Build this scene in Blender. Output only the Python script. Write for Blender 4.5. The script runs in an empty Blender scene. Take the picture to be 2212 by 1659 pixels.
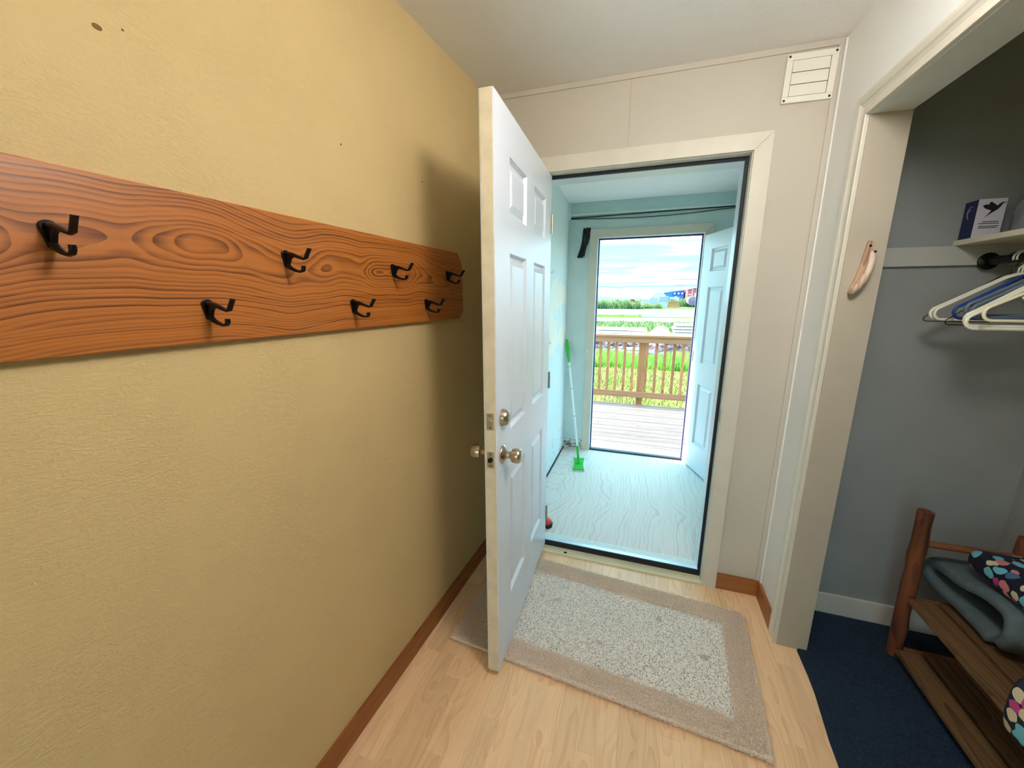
import bpy, bmesh, math, random
from mathutils import Vector, Matrix
import numpy as np
PI = math.pi
S = bpy.context.scene
C = S.collection
rnd = random.Random(7)

# ------------------------------------------------------------------ camera
yaw, pitch, roll, FPX = -0.3266, -0.2177, -0.0012, 831.88
fw = Vector((math.sin(yaw)*math.cos(pitch)*-1, math.cos(yaw)*math.cos(pitch), math.sin(pitch)))
fw.x = math.sin(yaw)*math.cos(pitch)
rt = Vector((math.cos(yaw), -math.sin(yaw), 0)); up = rt.cross(fw)
r2 = rt*math.cos(roll) + up*math.sin(roll); u2 = up*math.cos(roll) - rt*math.sin(roll)
cam = bpy.data.objects.new('camera', bpy.data.cameras.new('camera')); C.objects.link(cam)
M = Matrix((r2, u2, -fw)).transposed().to_4x4(); M.translation = (0.7889, -1.9758, 1.461)
cam.matrix_world = M
cam.data.sensor_width = 36; cam.data.lens = FPX/2212*36; cam.data.clip_start = .02; cam.data.clip_end = 2000
S.camera = cam
vs = S.view_settings
vs.view_transform = 'Standard'; vs.look = 'None'; vs.gamma = 1; vs.use_curve_mapping = False
vs.exposure = 2.2
LAMP = 9.4
SUN = 8.0
SKY = 2.75

# ------------------------------------------------------------------ node helpers
def srgb(r, g, b):
    f = lambda c: c/12.92 if c <= .04045 else ((c+.055)/1.055)**2.4
    return (f(r/255), f(g/255), f(b/255), 1)
class NT:
    def __init__(s, tree): s.t = tree; s.n = tree.nodes; s.l = tree.links
    def new(s, typ, **kw):
        n = s.n.new(typ)
        for k, v in kw.items(): setattr(n, k, v)
        return n
    def set(s, sock, v):
        if isinstance(v, bpy.types.NodeSocket): s.l.new(v, sock)
        elif v is not None: sock.default_value = v
    def math(s, op, a, b=None, c=None, clamp=False):
        n = s.new('ShaderNodeMath', operation=op); n.use_clamp = clamp
        for i, v in enumerate((a, b, c)):
            if v is not None: s.set(n.inputs[i], v)
        return n.outputs[0]
    def noise(s, vec=None, scale=5, detail=2, rough=.5, dim='3D', w=None, dist=0):
        n = s.new('ShaderNodeTexNoise', noise_dimensions=dim)
        if vec is not None and dim != '1D': s.l.new(vec, n.inputs['Vector'])
        if w is not None: s.set(n.inputs['W'], w)
        n.inputs['Scale'].default_value = scale; n.inputs['Detail'].default_value = detail
        n.inputs['Roughness'].default_value = rough; n.inputs['Distortion'].default_value = dist
        return n.outputs[0]
    def ramp(s, fac, stops, interp='LINEAR'):
        n = s.new('ShaderNodeValToRGB'); r = n.color_ramp; r.interpolation = interp
        while len(r.elements) < len(stops): r.elements.new(.5)
        for e, (p, c) in zip(r.elements, stops): e.position = p; e.color = c if len(c) == 4 else (*c, 1)
        s.l.new(fac, n.inputs[0]); return n.outputs[0]
    def mix(s, fac, a, b, mode='MIX'):
        n = s.new('ShaderNodeMix', data_type='RGBA', blend_type=mode)
        s.set(n.inputs['Factor'], fac); s.set(n.inputs['A'], a); s.set(n.inputs['B'], b); 
        return n.outputs['Result']
    def mapping(s, vec, scale=(1,1,1), loc=(0,0,0), rot=(0,0,0)):
        n = s.new('ShaderNodeMapping'); s.l.new(vec, n.inputs[0])
        n.inputs['Scale'].default_value = scale; n.inputs['Location'].default_value = loc; n.inputs['Rotation'].default_value = rot
        return n.outputs[0]
    def bump(s, h, strength=.3, dist=.01):
        n = s.new('ShaderNodeBump'); n.inputs['Strength'].default_value = strength; n.inputs['Distance'].default_value = dist
        s.l.new(h, n.inputs['Height']); return n.outputs[0]

def base_mat(name):
    m = bpy.data.materials.new(name); m.use_nodes = True
    nt = NT(m.node_tree); b = nt.n['Principled BSDF']
    return m, nt, b
def plain(name, col, rough=.5, metal=0, var=.06, vscale=8, bump=None, spec=.5, coat=0):
    """painted / plastic / metal surface: slight tone variation, optional bump (scale, strength, distance)"""
    m, nt, b = base_mat(name)
    tc = nt.new('ShaderNodeTexCoord').outputs['Object']
    n = nt.noise(tc, vscale, 3)
    hi = tuple(min(1, c*(1+var)) for c in col[:3]) + (1,); lo = tuple(c*(1-var) for c in col[:3]) + (1,)
    nt.l.new(nt.ramp(n, [(.3, lo), (.7, hi)]), b.inputs['Base Color'])
    b.inputs['Roughness'].default_value = rough; b.inputs['Metallic'].default_value = metal
    b.inputs['Specular IOR Level'].default_value = spec; b.inputs['Coat Weight'].default_value = coat
    if bump:
        h = nt.noise(tc, bump[0], 4, .55)
        nt.l.new(nt.bump(h, bump[1], bump[2]), b.inputs['Normal'])
    return m
def wood(name, light, dark, along='Y', across='X', ring=70, h0=.03, hk=.05, ck=.03, rough=.4, streak=.35, lf=.9, tint=.12, bump=.08, coat=0, contrast=(.25, .85), spec=.5, wob=.018, wsc=.18, ringamt=1.0):
    m, nt, b = base_mat(name)
    tc = nt.new('ShaderNodeTexCoord').outputs['Object']
    rn = nt.new('ShaderNodeObjectInfo').outputs['Random']
    sp = nt.new('ShaderNodeSeparateXYZ'); nt.l.new(tc, sp.inputs[0])
    a, c = sp.outputs[along], sp.outputs[across]
    w = nt.math('MULTIPLY_ADD', rn, 137.0, a)
    n1 = nt.noise(dim='1D', w=w, scale=lf, detail=2)
    w2 = nt.math('ADD', w, 31.7); n2 = nt.noise(dim='1D', w=w2, scale=lf*1.7, detail=2)
    c2 = nt.math('MULTIPLY_ADD', nt.math('SUBTRACT', n1, .5), ck*2, c)
    c2 = nt.math('MULTIPLY_ADD', nt.math('SUBTRACT', rn, .5), ck*1.5, c2)
    h = nt.math('MULTIPLY_ADD', nt.math('SUBTRACT', n2, .5), hk*2, h0)
    r = nt.math('SQRT', nt.math('ADD', nt.math('MULTIPLY', c2, c2), nt.math('MULTIPLY', h, h)))
    off = nt.new('ShaderNodeCombineXYZ'); 
    sc = {'X': 90, 'Y': 90, 'Z': 90}; sc[along] = 3.0
    vadd = nt.new('ShaderNodeVectorMath', operation='ADD'); nt.l.new(tc, vadd.inputs[0])
    nt.l.new(nt.math('MULTIPLY', rn, 53.0), off.inputs[0]); nt.l.new(nt.math('MULTIPLY', rn, 29.0), off.inputs[1]); nt.l.new(off.outputs[0], vadd.inputs[1])
    mp = nt.mapping(vadd.outputs[0], (sc['X'], sc['Y'], sc['Z']))
    fine = nt.noise(mp, 1.0, 3, .6)
    sc2 = {k: v*wsc for k, v in sc.items()}
    mid = nt.noise(nt.mapping(vadd.outputs[0], (sc2['X'], sc2['Y'], sc2['Z'])), 1.0, 2)
    rr = nt.math('MULTIPLY_ADD', mid, wob, r)
    ph = nt.math('FRACT', nt.math('MULTIPLY', rr, ring))
    g = nt.ramp(ph, [(0, (.05,)*3), (contrast[0], (.15,)*3), (contrast[1], (.85,)*3), (.97, (1,)*3), (1, (.05,)*3)])
    wh = nt.new('ShaderNodeTexWhiteNoise', noise_dimensions='1D'); nt.l.new(nt.math('FLOOR', nt.math('MULTIPLY', rr, ring)), wh.inputs['W'])
    amp = nt.math('MULTIPLY_ADD', wh.outputs['Value'], .75*ringamt, .25*ringamt)
    soft = nt.noise(nt.mapping(vadd.outputs[0], (sc['X']*.5, sc['Y']*.5, sc['Z']*.5)), 1.0, 2)
    g = nt.math('MULTIPLY', nt.math('MULTIPLY', g, amp), nt.math('MULTIPLY_ADD', soft, 1.4, .2))
    f = nt.math('MULTIPLY_ADD', nt.math('SUBTRACT', fine, .5), streak*2, g, clamp=True)
    col = nt.mix(f, light, dark)
    tl = nt.math('MULTIPLY_ADD', nt.math('SUBTRACT', rn, .5), tint*2, 1.0)
    cm = nt.new('ShaderNodeVectorMath', operation='SCALE'); nt.l.new(col, cm.inputs[0]); nt.l.new(tl, cm.inputs['Scale'])
    nt.l.new(cm.outputs[0], b.inputs['Base Color'])
    b.inputs['Roughness'].default_value = rough; b.inputs['Coat Weight'].default_value = coat; b.inputs['Coat Roughness'].default_value = .25
    b.inputs['Specular IOR Level'].default_value = spec
    if bump: nt.l.new(nt.bump(nt.math('MULTIPLY', f, -1.0), bump, .002), b.inputs['Normal'])
    return m

# ------------------------------------------------------------------ world and sun
W = bpy.data.worlds.new('sky'); S.world = W; W.use_nodes = True
nt = NT(W.node_tree); bg = nt.n['Background']
tc = nt.new('ShaderNodeTexCoord').outputs['Generated']
sp = nt.new('ShaderNodeSeparateXYZ'); nt.l.new(tc, sp.inputs[0])
den = nt.math('ADD', nt.math('MAXIMUM', sp.outputs[2], 0.0), .12)
cb = nt.new('ShaderNodeCombineXYZ')
nt.l.new(nt.math('DIVIDE', sp.outputs[0], den), cb.inputs[0]); nt.l.new(nt.math('DIVIDE', sp.outputs[1], den), cb.inputs[1])
mp = nt.mapping(cb.outputs[0], (.55, 1.5, 1), rot=(0, 0, .12))
cl = nt.noise(mp, 1.1, 6, .62, dist=.6)
skyc = nt.ramp(cl, [(.38, (.054, .24, .32)), (.49, (.066, .25, .33)), (.555, (.14, .32, .38)), (.67, (2.1, 2.05, 2.0))])
nt.l.new(skyc, bg.inputs['Color']); bg.inputs['Strength'].default_value = SKY
sun = bpy.data.objects.new('sun', bpy.data.lights.new('sun', 'SUN')); C.objects.link(sun)
sun.data.energy = SUN; sun.data.angle = math.radians(12); sun.data.color = (1, .94, .86)
sun.rotation_euler = Vector((.80, -.10, -1.0)).to_track_quat('-Z', 'Y').to_euler()

# ------------------------------------------------------------------ mesh helpers
class MB:
    def __init__(s): s.v = []; s.f = []
    def add(s, vs, fs):
        o = len(s.v); s.v += [tuple(p) for p in vs]; s.f += [tuple(i+o for i in q) for q in fs]; return s
    def box(s, x0, x1, y0, y1, z0, z1):
        return s.add([(x0,y0,z0),(x1,y0,z0),(x1,y1,z0),(x0,y1,z0),(x0,y0,z1),(x1,y0,z1),(x1,y1,z1),(x0,y1,z1)],
                     [(0,3,2,1),(4,5,6,7),(0,1,5,4),(1,2,6,5),(2,3,7,6),(3,0,4,7)])
    def hexa(s, p):   # eight corners, bottom ring then top ring
        return s.add(p, [(0,3,2,1),(4,5,6,7),(0,1,5,4),(1,2,6,5),(2,3,7,6),(3,0,4,7)])
    def prism(s, poly, fa, fb):   # poly of 2D points, fa/fb map a point to each end
        n = len(poly); vs = [fa(*p) for p in poly] + [fb(*p) for p in poly]
        fs = [tuple(range(n))[::-1], tuple(range(n, 2*n))] + [(i, (i+1) % n, n+(i+1) % n, n+i) for i in range(n)]
        return s.add(vs, fs)
    def tube(s, path, r, n=8, caps=True, closed=False, flat=1.0):
        P = [Vector(p) for p in path]; m = len(P); rs = r if isinstance(r, (list, tuple)) else [r]*m
        ring = []; ref = None
        for i in range(m):
            a = P[(i-1) % m] if (closed or i > 0) else P[i]; b_ = P[(i+1) % m] if (closed or i < m-1) else P[i]
            t = (b_-a).normalized()
            if ref is None: ref = Vector((0,0,1)) if abs(t.z) < .9 else Vector((1,0,0))
            u = (ref - t*ref.dot(t)).normalized(); ref = u; w = t.cross(u)
            ring.append([P[i] + u*(rs[i]*math.cos(2*PI*k/n)) + w*(rs[i]*flat*math.sin(2*PI*k/n)) for k in range(n)])
        vs = [p for q in ring for p in q]; fs = []
        for i in range(m if closed else m-1):
            j = (i+1) % m
            for k in range(n): fs.append((i*n+k, i*n+(k+1) % n, j*n+(k+1) % n, j*n+k))
        if caps and not closed: fs += [tuple(range(n))[::-1], tuple((m-1)*n+k for k in range(n))]
        return s.add(vs, fs)
    def lathe(s, prof, o=(0,0,0), axis='Z', n=20, sx=1.0):
        """prof: list of (radius, distance along the axis)"""
        o = Vector(o); A = {'X': ((0,1,0),(0,0,1),(1,0,0)), 'Y': ((1,0,0),(0,0,1),(0,1,0)), 'Z': ((1,0,0),(0,1,0),(0,0,1))}[axis] if isinstance(axis, str) else axis
        e1, e2, e3 = [Vector(q) for q in A]
        vs = [o + e1*(r*math.cos(2*PI*k/n)*sx) + e2*(r*math.sin(2*PI*k/n)) + e3*h for r, h in prof for k in range(n)]
        fs = [(i*n+k, i*n+(k+1) % n, (i+1)*n+(k+1) % n, (i+1)*n+k) for i in range(len(prof)-1) for k in range(n)]
        fs += [tuple(range(n))[::-1], tuple((len(prof)-1)*n+k for k in range(n))]
        return s.add(vs, fs)
    def build(s, name, mat, parent=None, bevel=0, smooth=False, loc=None, seg=2, sub=0):
        me = bpy.data.meshes.new(name); me.from_pydata(s.v, [], s.f); me.update()
        bm = bmesh.new(); bm.from_mesh(me); bmesh.ops.recalc_face_normals(bm, faces=bm.faces)
        if bevel: bmesh.ops.bevel(bm, geom=list(bm.edges), offset=bevel, segments=seg, affect='EDGES', profile=.6, clamp_overlap=True)
        bm.to_mesh(me); bm.free()
        if smooth:
            me.polygons.foreach_set('use_smooth', [True]*len(me.polygons))
            if smooth != 'all': me.set_sharp_from_angle(angle=math.radians(40))
        o = bpy.data.objects.new(name, me); C.objects.link(o)
        for q in (mat if isinstance(mat, (list, tuple)) else [mat]): me.materials.append(q)
        if parent: o.parent = parent
        if loc is not None: o.location = loc
        if sub:
            md = o.modifiers.new('sub', 'SUBSURF'); md.levels = sub; md.render_levels = sub
        return o
def tag(o, label=None, cat=None, group=None, kind=None):
    for k, v in (('label', label), ('category', cat), ('group', group), ('kind', kind)):
        if v: o[k] = v
    return o
def thing(name, label, cat, loc=(0,0,0), rot=(0,0,0), group=None, kind=None):
    o = bpy.data.objects.new(name, None); C.objects.link(o); o.empty_display_size = .05
    o.location = loc; o.rotation_euler = rot
    return tag(o, label, cat, group, kind)
def box(name, mat, dims, parent=None, bevel=0, loc=None):
    return MB().box(*dims).build(name, mat, parent, bevel, loc=loc)
def arc(c, r, a0, a1, n, plane='xz', fixed=0):
    out = []
    for i in range(n+1):
        a = math.radians(a0 + (a1-a0)*i/n); u, w = c[0]+r*math.cos(a), c[1]+r*math.sin(a)
        out.append((u, fixed, w) if plane == 'xz' else (u, w, fixed) if plane == 'xy' else (fixed, u, w))
    return out
def tri_cloud(name, mat, P, D, Wd, parent=None):
    """many small blades as ONE mesh: base points P, tip offsets D, half-width vectors Wd (numpy n x 3)"""
    n = len(P); v = np.empty((n*3, 3), np.float32); v[0::3] = P-Wd; v[1::3] = P+Wd; v[2::3] = P+D
    me = bpy.data.meshes.new(name); me.vertices.add(n*3); me.vertices.foreach_set('co', v.ravel())
    me.loops.add(n*3); me.loops.foreach_set('vertex_index', np.arange(n*3, dtype=np.int32))
    me.polygons.add(n); me.polygons.foreach_set('loop_start', np.arange(0, n*3, 3, dtype=np.int32))
    me.update(calc_edges=True); me.validate()
    o = bpy.data.objects.new(name, me); C.objects.link(o); me.materials.append(mat)
    if parent: o.parent = parent
    return o

# ------------------------------------------------------------------ materials
def wall_tex(name, col, col2, s1=60, strength=.42, rough=.75):
    """skip-trowelled plaster paint: short stretched ridges"""
    m, nt, b = base_mat(name)
    tc = nt.new('ShaderNodeTexCoord').outputs['Object']
    big = nt.noise(tc, 1.7, 3)
    nt.l.new(nt.ramp(big, [(.3, col), (.7, col2)]), b.inputs['Base Color'])
    st = nt.noise(nt.mapping(tc, (1, .5, 1.5)), s1, 3, .55, dist=1.2)
    ridge = nt.ramp(st, [(.40, (0,)*3), (.5, (1,)*3), (.60, (.1,)*3)])
    fine = nt.noise(tc, 160, 2)
    msk = nt.ramp(nt.noise(tc, 5, 2), [(.35, (.15,)*3), (.65, (1,)*3)])
    h = nt.math('ADD', nt.math('MULTIPLY', ridge, msk), nt.math('MULTIPLY', fine, .45))
    nt.l.new(nt.bump(h, strength, .0022), b.inputs['Normal'])
    b.inputs['Roughness'].default_value = rough; b.inputs['Specular IOR Level'].default_value = .25
    return m
m_wall_left = wall_tex('cream_trowelled_plaster', srgb(214,187,133), srgb(208,181,129))
m_ceiling = wall_tex('white_textured_ceiling', srgb(247,245,241), srgb(244,241,236), s1=70, strength=.35)
m_white_wall = plain('white_wall_paint', srgb(242,240,234), .6, var=.02, vscale=3, bump=(90,.06,.002))
m_back_wall = plain('ivory_panel_paint', srgb(204,195,180), .55, var=.03, vscale=2.5, bump=(60,.05,.002))
m_casing = plain('cream_casing_paint', srgb(220,212,195), .42, var=.03, vscale=14, bump=(40,.05,.002))
m_jamb = plain('cream_jamb_paint', srgb(188,177,158), .5, var=.03, vscale=9, bump=(50,.06,.002))
m_closet = plain('grey_closet_paint', srgb(150,151,148), .7, var=.05, vscale=4, bump=(45,.12,.003))
m_door = plain('white_door_paint', srgb(226,230,238), .38, var=.015, vscale=6, bump=(120,.03,.001))
m_edge = plain('warm_lit_cream_door_edge', srgb(222,208,178), .5, var=.08, vscale=20, bump=(70,.06,.001))  # warm light on the white edge, put into this cream colour
m_brass = plain('brushed_nickel', srgb(196,180,158), .28, 1, var=.1, vscale=30)
m_plate = plain('dull_steel_plate', srgb(176,170,150), .45, .7, var=.1, vscale=60)
m_black = plain('black_lacquered_metal', srgb(10,8,8), .34, .0, var=.2, vscale=30, spec=.3)
m_screw = plain('worn_brass_screw', srgb(150,120,60), .3, 1)
m_rubber = plain('dark_weather_strip', srgb(22,20,34), .6, var=.15)
m_alu = plain('aluminium_threshold', srgb(205,214,222), .38, .6, var=.05, vscale=30)
m_alu_w = plain('pale_ridged_threshold', srgb(232,238,240), .5, .1, var=.04, vscale=30)
m_board = wood('oak_hook_board', srgb(188,112,46), srgb(88,42,14), 'Y', 'Z', ring=150, h0=.03, hk=.075, ck=.05, rough=.38, streak=.34, wob=.045, wsc=.12, lf=1.5, tint=0, coat=.15, contrast=(.35, .8))
m_floor = wood('oak_laminate', srgb(248,206,160), srgb(218,164,112), 'Y', 'X', ring=85, h0=.03, hk=.05, ck=.03, rough=.36, streak=.42, lf=1.3, tint=.09, ringamt=.55, wob=.03, bump=.02, contrast=(.3, .9))
m_base = wood('oak_baseboard', srgb(166,100,48), srgb(112,60,24), 'Y', 'Z', ring=110, rough=.45, streak=.4, tint=.05)
m_base_x = wood('oak_baseboard_across', srgb(176,110,58), srgb(118,66,28), 'X', 'Z', ring=110, rough=.45, streak=.4, tint=.05)
m_ply = wood('worn_plywood', srgb(232,222,214), srgb(196,182,170), 'Y', 'X', ring=34, h0=.25, hk=.20, ck=.10, rough=.6, streak=.5, lf=1.1, tint=0, bump=.1, contrast=(.55, .8), wob=.22, wsc=.05, ringamt=.6)
m_deck = wood('weathered_deck_board', srgb(84,78,76), srgb(38,34,33), 'X', 'Y', ring=90, rough=.7, streak=.5, tint=.08)
m_rail = wood('stained_cedar_rail', srgb(164,112,78), srgb(112,72,46), 'X', 'Z', ring=90, rough=.65, streak=.5, tint=.1)
m_bal = wood('stained_cedar_baluster', srgb(172,110,68), srgb(116,70,40), 'Z', 'X', ring=110, rough=.65, streak=.55, tint=.2)
m_vwall = plain('pale_blue_porch_paint', srgb(226,238,238), .6, var=.04, vscale=3, bump=(50,.08,.002))
m_vfar = plain('aqua_porch_paint', srgb(196,222,222), .6, var=.05, vscale=5, bump=(50,.08,.002))
m_vceil = plain('white_porch_ceiling', srgb(248,249,248), .6, var=.02, vscale=4)

# ================================================================== SETTING
LW = .0415                       # the left wall stands slightly skew
H0, HY, HX = 2.4158, .04, -.0086 # ceiling height at the corner and its slopes
RW = 1.4277                      # right wall face
Y0 = -4.4
ceil = lambda x, y: H0 + HX*x + HY*y
# floor: a dark bed under laminate strips
fl = box('floor', plain('floor_underlay', srgb(70,45,28), .8), (-.25, 1.50, Y0, .05, -.12, -.006))
tag(fl, 'light oak laminate strip floor of the entry hall', 'floor', kind='structure')
sw = .0667
x = -.20; k = 0
while x < 1.499:
    x1 = min(x+sw, 1.50); y = Y0 - rnd.random()*.4
    while y < -.02:
        L = rnd.choice((.42, .54, .66, .8)); L = -.012-y if y+L > -.09 else L; y1 = y+L
        if y1 > Y0+.01:
            ya = max(y, Y0)
            w2, l2 = (x1-x)/2-.00005, (y1-ya)/2-.00005
            MB().box(-w2, w2, -l2, l2, -.006, 0).build('laminate_strip', m_floor, fl, .0003, loc=((x+x1)/2, (ya+y1)/2, 0), seg=1)
        y += L
    x += sw
# walls
P = [(-.12, 0), (0, 0)]
wl = MB().hexa([(LW*Y0-.12,Y0,-.1),(LW*Y0,Y0,-.1),(0,0,-.1),(-.12,.17,-.1),(LW*Y0-.12,Y0,2.6),(LW*Y0,Y0,2.6),(0,0,2.6),(-.12,.17,2.6)])
wl = wl.build('wall_left', m_wall_left); tag(wl, 'cream yellow trowelled plaster wall behind the hook board', 'wall', kind='structure')
OX0, OX1, OZ = .272, 1.1675, 2.052      # opening of the inner door
WT = .17
b = MB().box(-.12, OX0-.018, 0, WT, -.1, 2.6).box(OX1+.018, 1.80, 0, WT, -.1, 2.6).box(OX0-.018, OX1+.018, 0, WT, OZ+.018, 2.6)
o = b.build('wall_back', m_back_wall); tag(o, 'ivory panelled wall around the open inner door', 'wall', kind='structure')
CY, CZ = -.2989, 2.0342                # closet opening: far jamb, head
CN = -2.75                             # closet near jamb
RT = RW+.1091
b = MB().box(RW, RT-.004, CY+.012, 0, -.1, 2.6).box(RW, RT-.004, Y0, CN-.012, -.1, 2.6).box(RW, RT-.004, CN-.012, CY+.012, CZ+.012, 2.6)
o = b.build('wall_right', m_white_wall); tag(o, 'white wall beside the closet opening', 'wall', kind='structure')
RWx = (.10, 1.25, .45, 2.05)
b = MB().box(-.4, RWx[0], Y0-.12, Y0, -.1, 2.6).box(RWx[1], 2.4, Y0-.12, Y0, -.1, 2.6).box(RWx[0], RWx[1], Y0-.12, Y0, -.1, RWx[2]).box(RWx[0], RWx[1], Y0-.12, Y0, RWx[3], 2.6)
o = b.build('wall_rear', m_white_wall); tag(o, 'white wall at the near end of the hall', 'wall', kind='structure')
o = MB().hexa([(-.35,Y0,ceil(-.35,Y0)),(RW+.01,Y0,ceil(RW,Y0)),(RW+.01,.02,ceil(RW,.02)),(-.35,.02,ceil(-.35,.02)),
               (-.35,Y0,2.7),(RW+.01,Y0,2.7),(RW+.01,.02,2.7),(-.35,.02,2.7)]).build('ceiling', m_ceiling)
tag(o, 'off-white textured ceiling of the entry hall', 'ceiling', kind='structure')
# closet shell
XB = 2.226
o = box('wall_closet_end', m_closet, (RT-.004, XB+.1, -.02, 0, -.1, 2.6)); tag(o, 'grey end wall inside the dark closet', 'wall', kind='structure')
o = box('wall_closet_back', m_closet, (XB, XB+.1, Y0, -.02, -.1, 2.6)); tag(o, 'grey back wall inside the closet', 'wall', kind='structure')
o = box('wall_closet_near', m_closet, (RT-.004, XB, CN-.4, CN-.3, -.1, 2.6)); tag(o, 'near end wall of the closet', 'wall', kind='structure')
o = box('ceiling_closet', m_closet, (RT-.004, XB, Y0, -.02, 2.41, 2.6)); tag(o, 'closet ceiling', 'ceiling', kind='structure')
tag(o, 'plain painted ceiling inside the closet')
o = box('baseboard_closet', plain('grey_baseboard_paint', srgb(206,200,188), .5), (RT, XB, -.032, -.02, 0, .105), bevel=.002)
tag(o, 'pale grey baseboard on the closet end wall', 'baseboard', kind='structure')
m_carpet = plain('navy_carpet', srgb(24,44,64), .95, var=.35, vscale=120, bump=(260,.8,.006))
cp = MB(); e = [(1.505,-.30),(1.497,-.5),(1.478,-.68),(1.470,-.85),(1.47,-2.6)]
poly = [(RT-.004,-.02),(RT-.004,CY+.006)] + e + [(RT-.004,-2.72),(XB,-2.72),(XB,-.02)]
cp.prism([(p[0], p[1]) for p in poly], lambda a, c: (a, c, -.05), lambda a, c: (a, c, .006))
cpo = cp.build('floor_closet', m_carpet); tag(cpo, 'navy blue carpet on the closet floor', 'carpet', kind='structure')
n = 26000; g = np.random.default_rng(3)
Pn = np.stack([g.uniform(1.475,2.2,n), -g.uniform(.03,1.25,n), np.full(n,.005)],1)
edge = np.interp(-Pn[:,1], [.3,.5,.68,.85,2], [1.505,1.497,1.478,1.472,1.472]); keep = (Pn[:,0] > edge) & ((Pn[:,0] > RT) | (Pn[:,1] < CY-.005)); Pn = Pn[keep]; n = len(Pn)
an = g.uniform(0, 2*PI, n)
o = tri_cloud('carpet_pile', m_carpet, Pn, np.stack([g.normal(0,.003,n), g.normal(0,.003,n), g.uniform(.003,.008,n)],1), np.stack([np.cos(an)*.0013, np.sin(an)*.0013, 0*an],1), cpo)
o['kind'] = 'stuff'

# closet jamb boards and head
jb = thing('trim_1', 'cream jamb boards lining the closet opening', 'jamb', kind='structure')
box('side_jamb', m_jamb, (RW, RT, CY, CY+.012, .001, CZ), jb)
box('side_jamb', m_jamb, (RW, RT, CN-.012, CN, .001, CZ), jb)
box('head_jamb', plain('grey_white_head_paint', srgb(214,214,204), .5), (RW, RT, CN-.012, CY+.012, CZ, CZ+.012), jb)
# closet casing with a moulded profile (distance from the opening, thickness)
prof = [(.003,.0003),(.003,.009),(.004,.012),(.012,.012),(.016,.009),(.030,.008),(.040,.011),(.046,.015),(.060,.017),(.066,.014),(.0716,.013),(.0716,.0003)]
cs = thing('trim_2', 'white moulded casing around the closet opening', 'casing', kind='structure')
MB().prism(prof, lambda d, t: (RW-t, CY+d, 0.001), lambda d, t: (RW-t, CY+d, CZ+d)).build('casing_board', m_casing, cs)
MB().prism(prof, lambda d, t: (RW-t, CY+d, CZ+d), lambda d, t: (RW-t, CN-d, CZ+d)).build('head_casing', m_casing, cs)
MB().prism(prof, lambda d, t: (RW-t, CN-d, 0.001), lambda d, t: (RW-t, CN-d, CZ+d)).build('casing_board', m_casing, cs)
# battens where the panels meet
t3 = thing('trim_3', 'thin painted battens along the ceiling and corner of the back wall', 'batten', kind='structure')
z0, z1 = ceil(0, 0), ceil(RW, 0)
MB().hexa([(0,-.006,z0-.022),(RW,-.006,z1-.022),(RW,0,z1-.022),(0,0,z0-.022),(0,-.006,z0),(RW,-.006,z1),(RW,0,z1),(0,0,z0)]).build('ceiling_batten', m_back_wall, t3, .0012)
MB().box(RW-.022, RW, -.006, 0, .085, z1-.022).build('corner_batten', m_back_wall, t3, .0012)
MB().box(RW-.006, RW, -.022, -.006, .085, z1-.01).build('corner_batten', m_white_wall, t3, .0012)
MB().box(.667, .6695, -.0012, .0, OZ+.066, z0-.022).build('panel_seam', plain('darker_seam_strip', srgb(190,176,156), .7), t3)  # thin strip slightly darker than the panels, along their joint
# baseboards
bb = MB().hexa([(LW*Y0,Y0,0),(LW*Y0+.012,Y0,0),(.012,-.001,0),(0,-.001,0),(LW*Y0,Y0,.085),(LW*Y0+.009,Y0,.085),(.009,-.001,.085),(0,-.001,.085)])
o = bb.build('baseboard_left', m_base); tag(o, 'brown oak baseboard along the cream wall', 'baseboard', kind='structure')
o = box('baseboard_back', m_base_x, (OX1+.0645, RW, -.012, 0, 0, .085), bevel=.0015); tag(o, 'short brown oak baseboard between the door casing and the corner', 'baseboard', kind='structure')
o = box('baseboard_right', m_base, (RW-.012, RW, -.2265, -.012, 0, .085), bevel=.0015); tag(o, 'short brown oak baseboard under the white closet wall', 'baseboard', kind='structure')

# inner door casing, frame, seal
t4 = thing('trim_4', 'flat cream casing boards around the inner doorway', 'casing', kind='structure')
cw = .064; cf = -.015; gap = .0012
MB().prism([(OX1,0),(OX1+cw,0),(OX1+cw,OZ+cw-gap),(OX1,OZ-gap)], lambda a, c: (a, cf, c), lambda a, c: (a, 0, c)).build('casing_board', m_casing, t4)
MB().prism([(OX0-cw,0),(OX0,0),(OX0,OZ-gap),(OX0-cw,OZ+cw-gap)], lambda a, c: (a, cf, c), lambda a, c: (a, 0, c)).build('casing_board', m_casing, t4)
MB().prism([(OX0,OZ),(OX1,OZ),(OX1+cw,OZ+cw),(OX0-cw,OZ+cw)], lambda a, c: (a, cf, c), lambda a, c: (a, 0, c)).build('head_casing', m_casing, t4)
t5 = thing('trim_5', 'inner door frame with a black rubber seal', 'door frame', kind='structure')
for (xa, xb) in ((OX0-.018, OX0+.003), (OX1-.003, OX1+.018)):
    box('jamb', m_casing, (xa, xb, -.0012, WT+.01, .0005, OZ+.018), t5)
box('head_jamb', m_casing, (OX0+.003, OX1-.003, -.0012, WT+.01, OZ-.003, OZ+.018), t5)
for (xa, xb) in ((OX0+.003, OX0+.013), (OX1-.013, OX1-.003)): box('door_stop', m_door, (xa, xb, .062, WT, .03, OZ-.003), t5, .001)
box('door_stop', m_door, (OX0+.013, OX1-.013, .062, WT, OZ-.014, OZ-.003), t5, .001)
MB().box(OX1-.017, OX1-.003, .046, .0615, .045, OZ-.003).build('seal', m_rubber, t5, .003)
MB().box(OX0+.003, OX0+.016, .046, .0615, .045, OZ-.003).build('seal', m_rubber, t5, .003)
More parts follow.
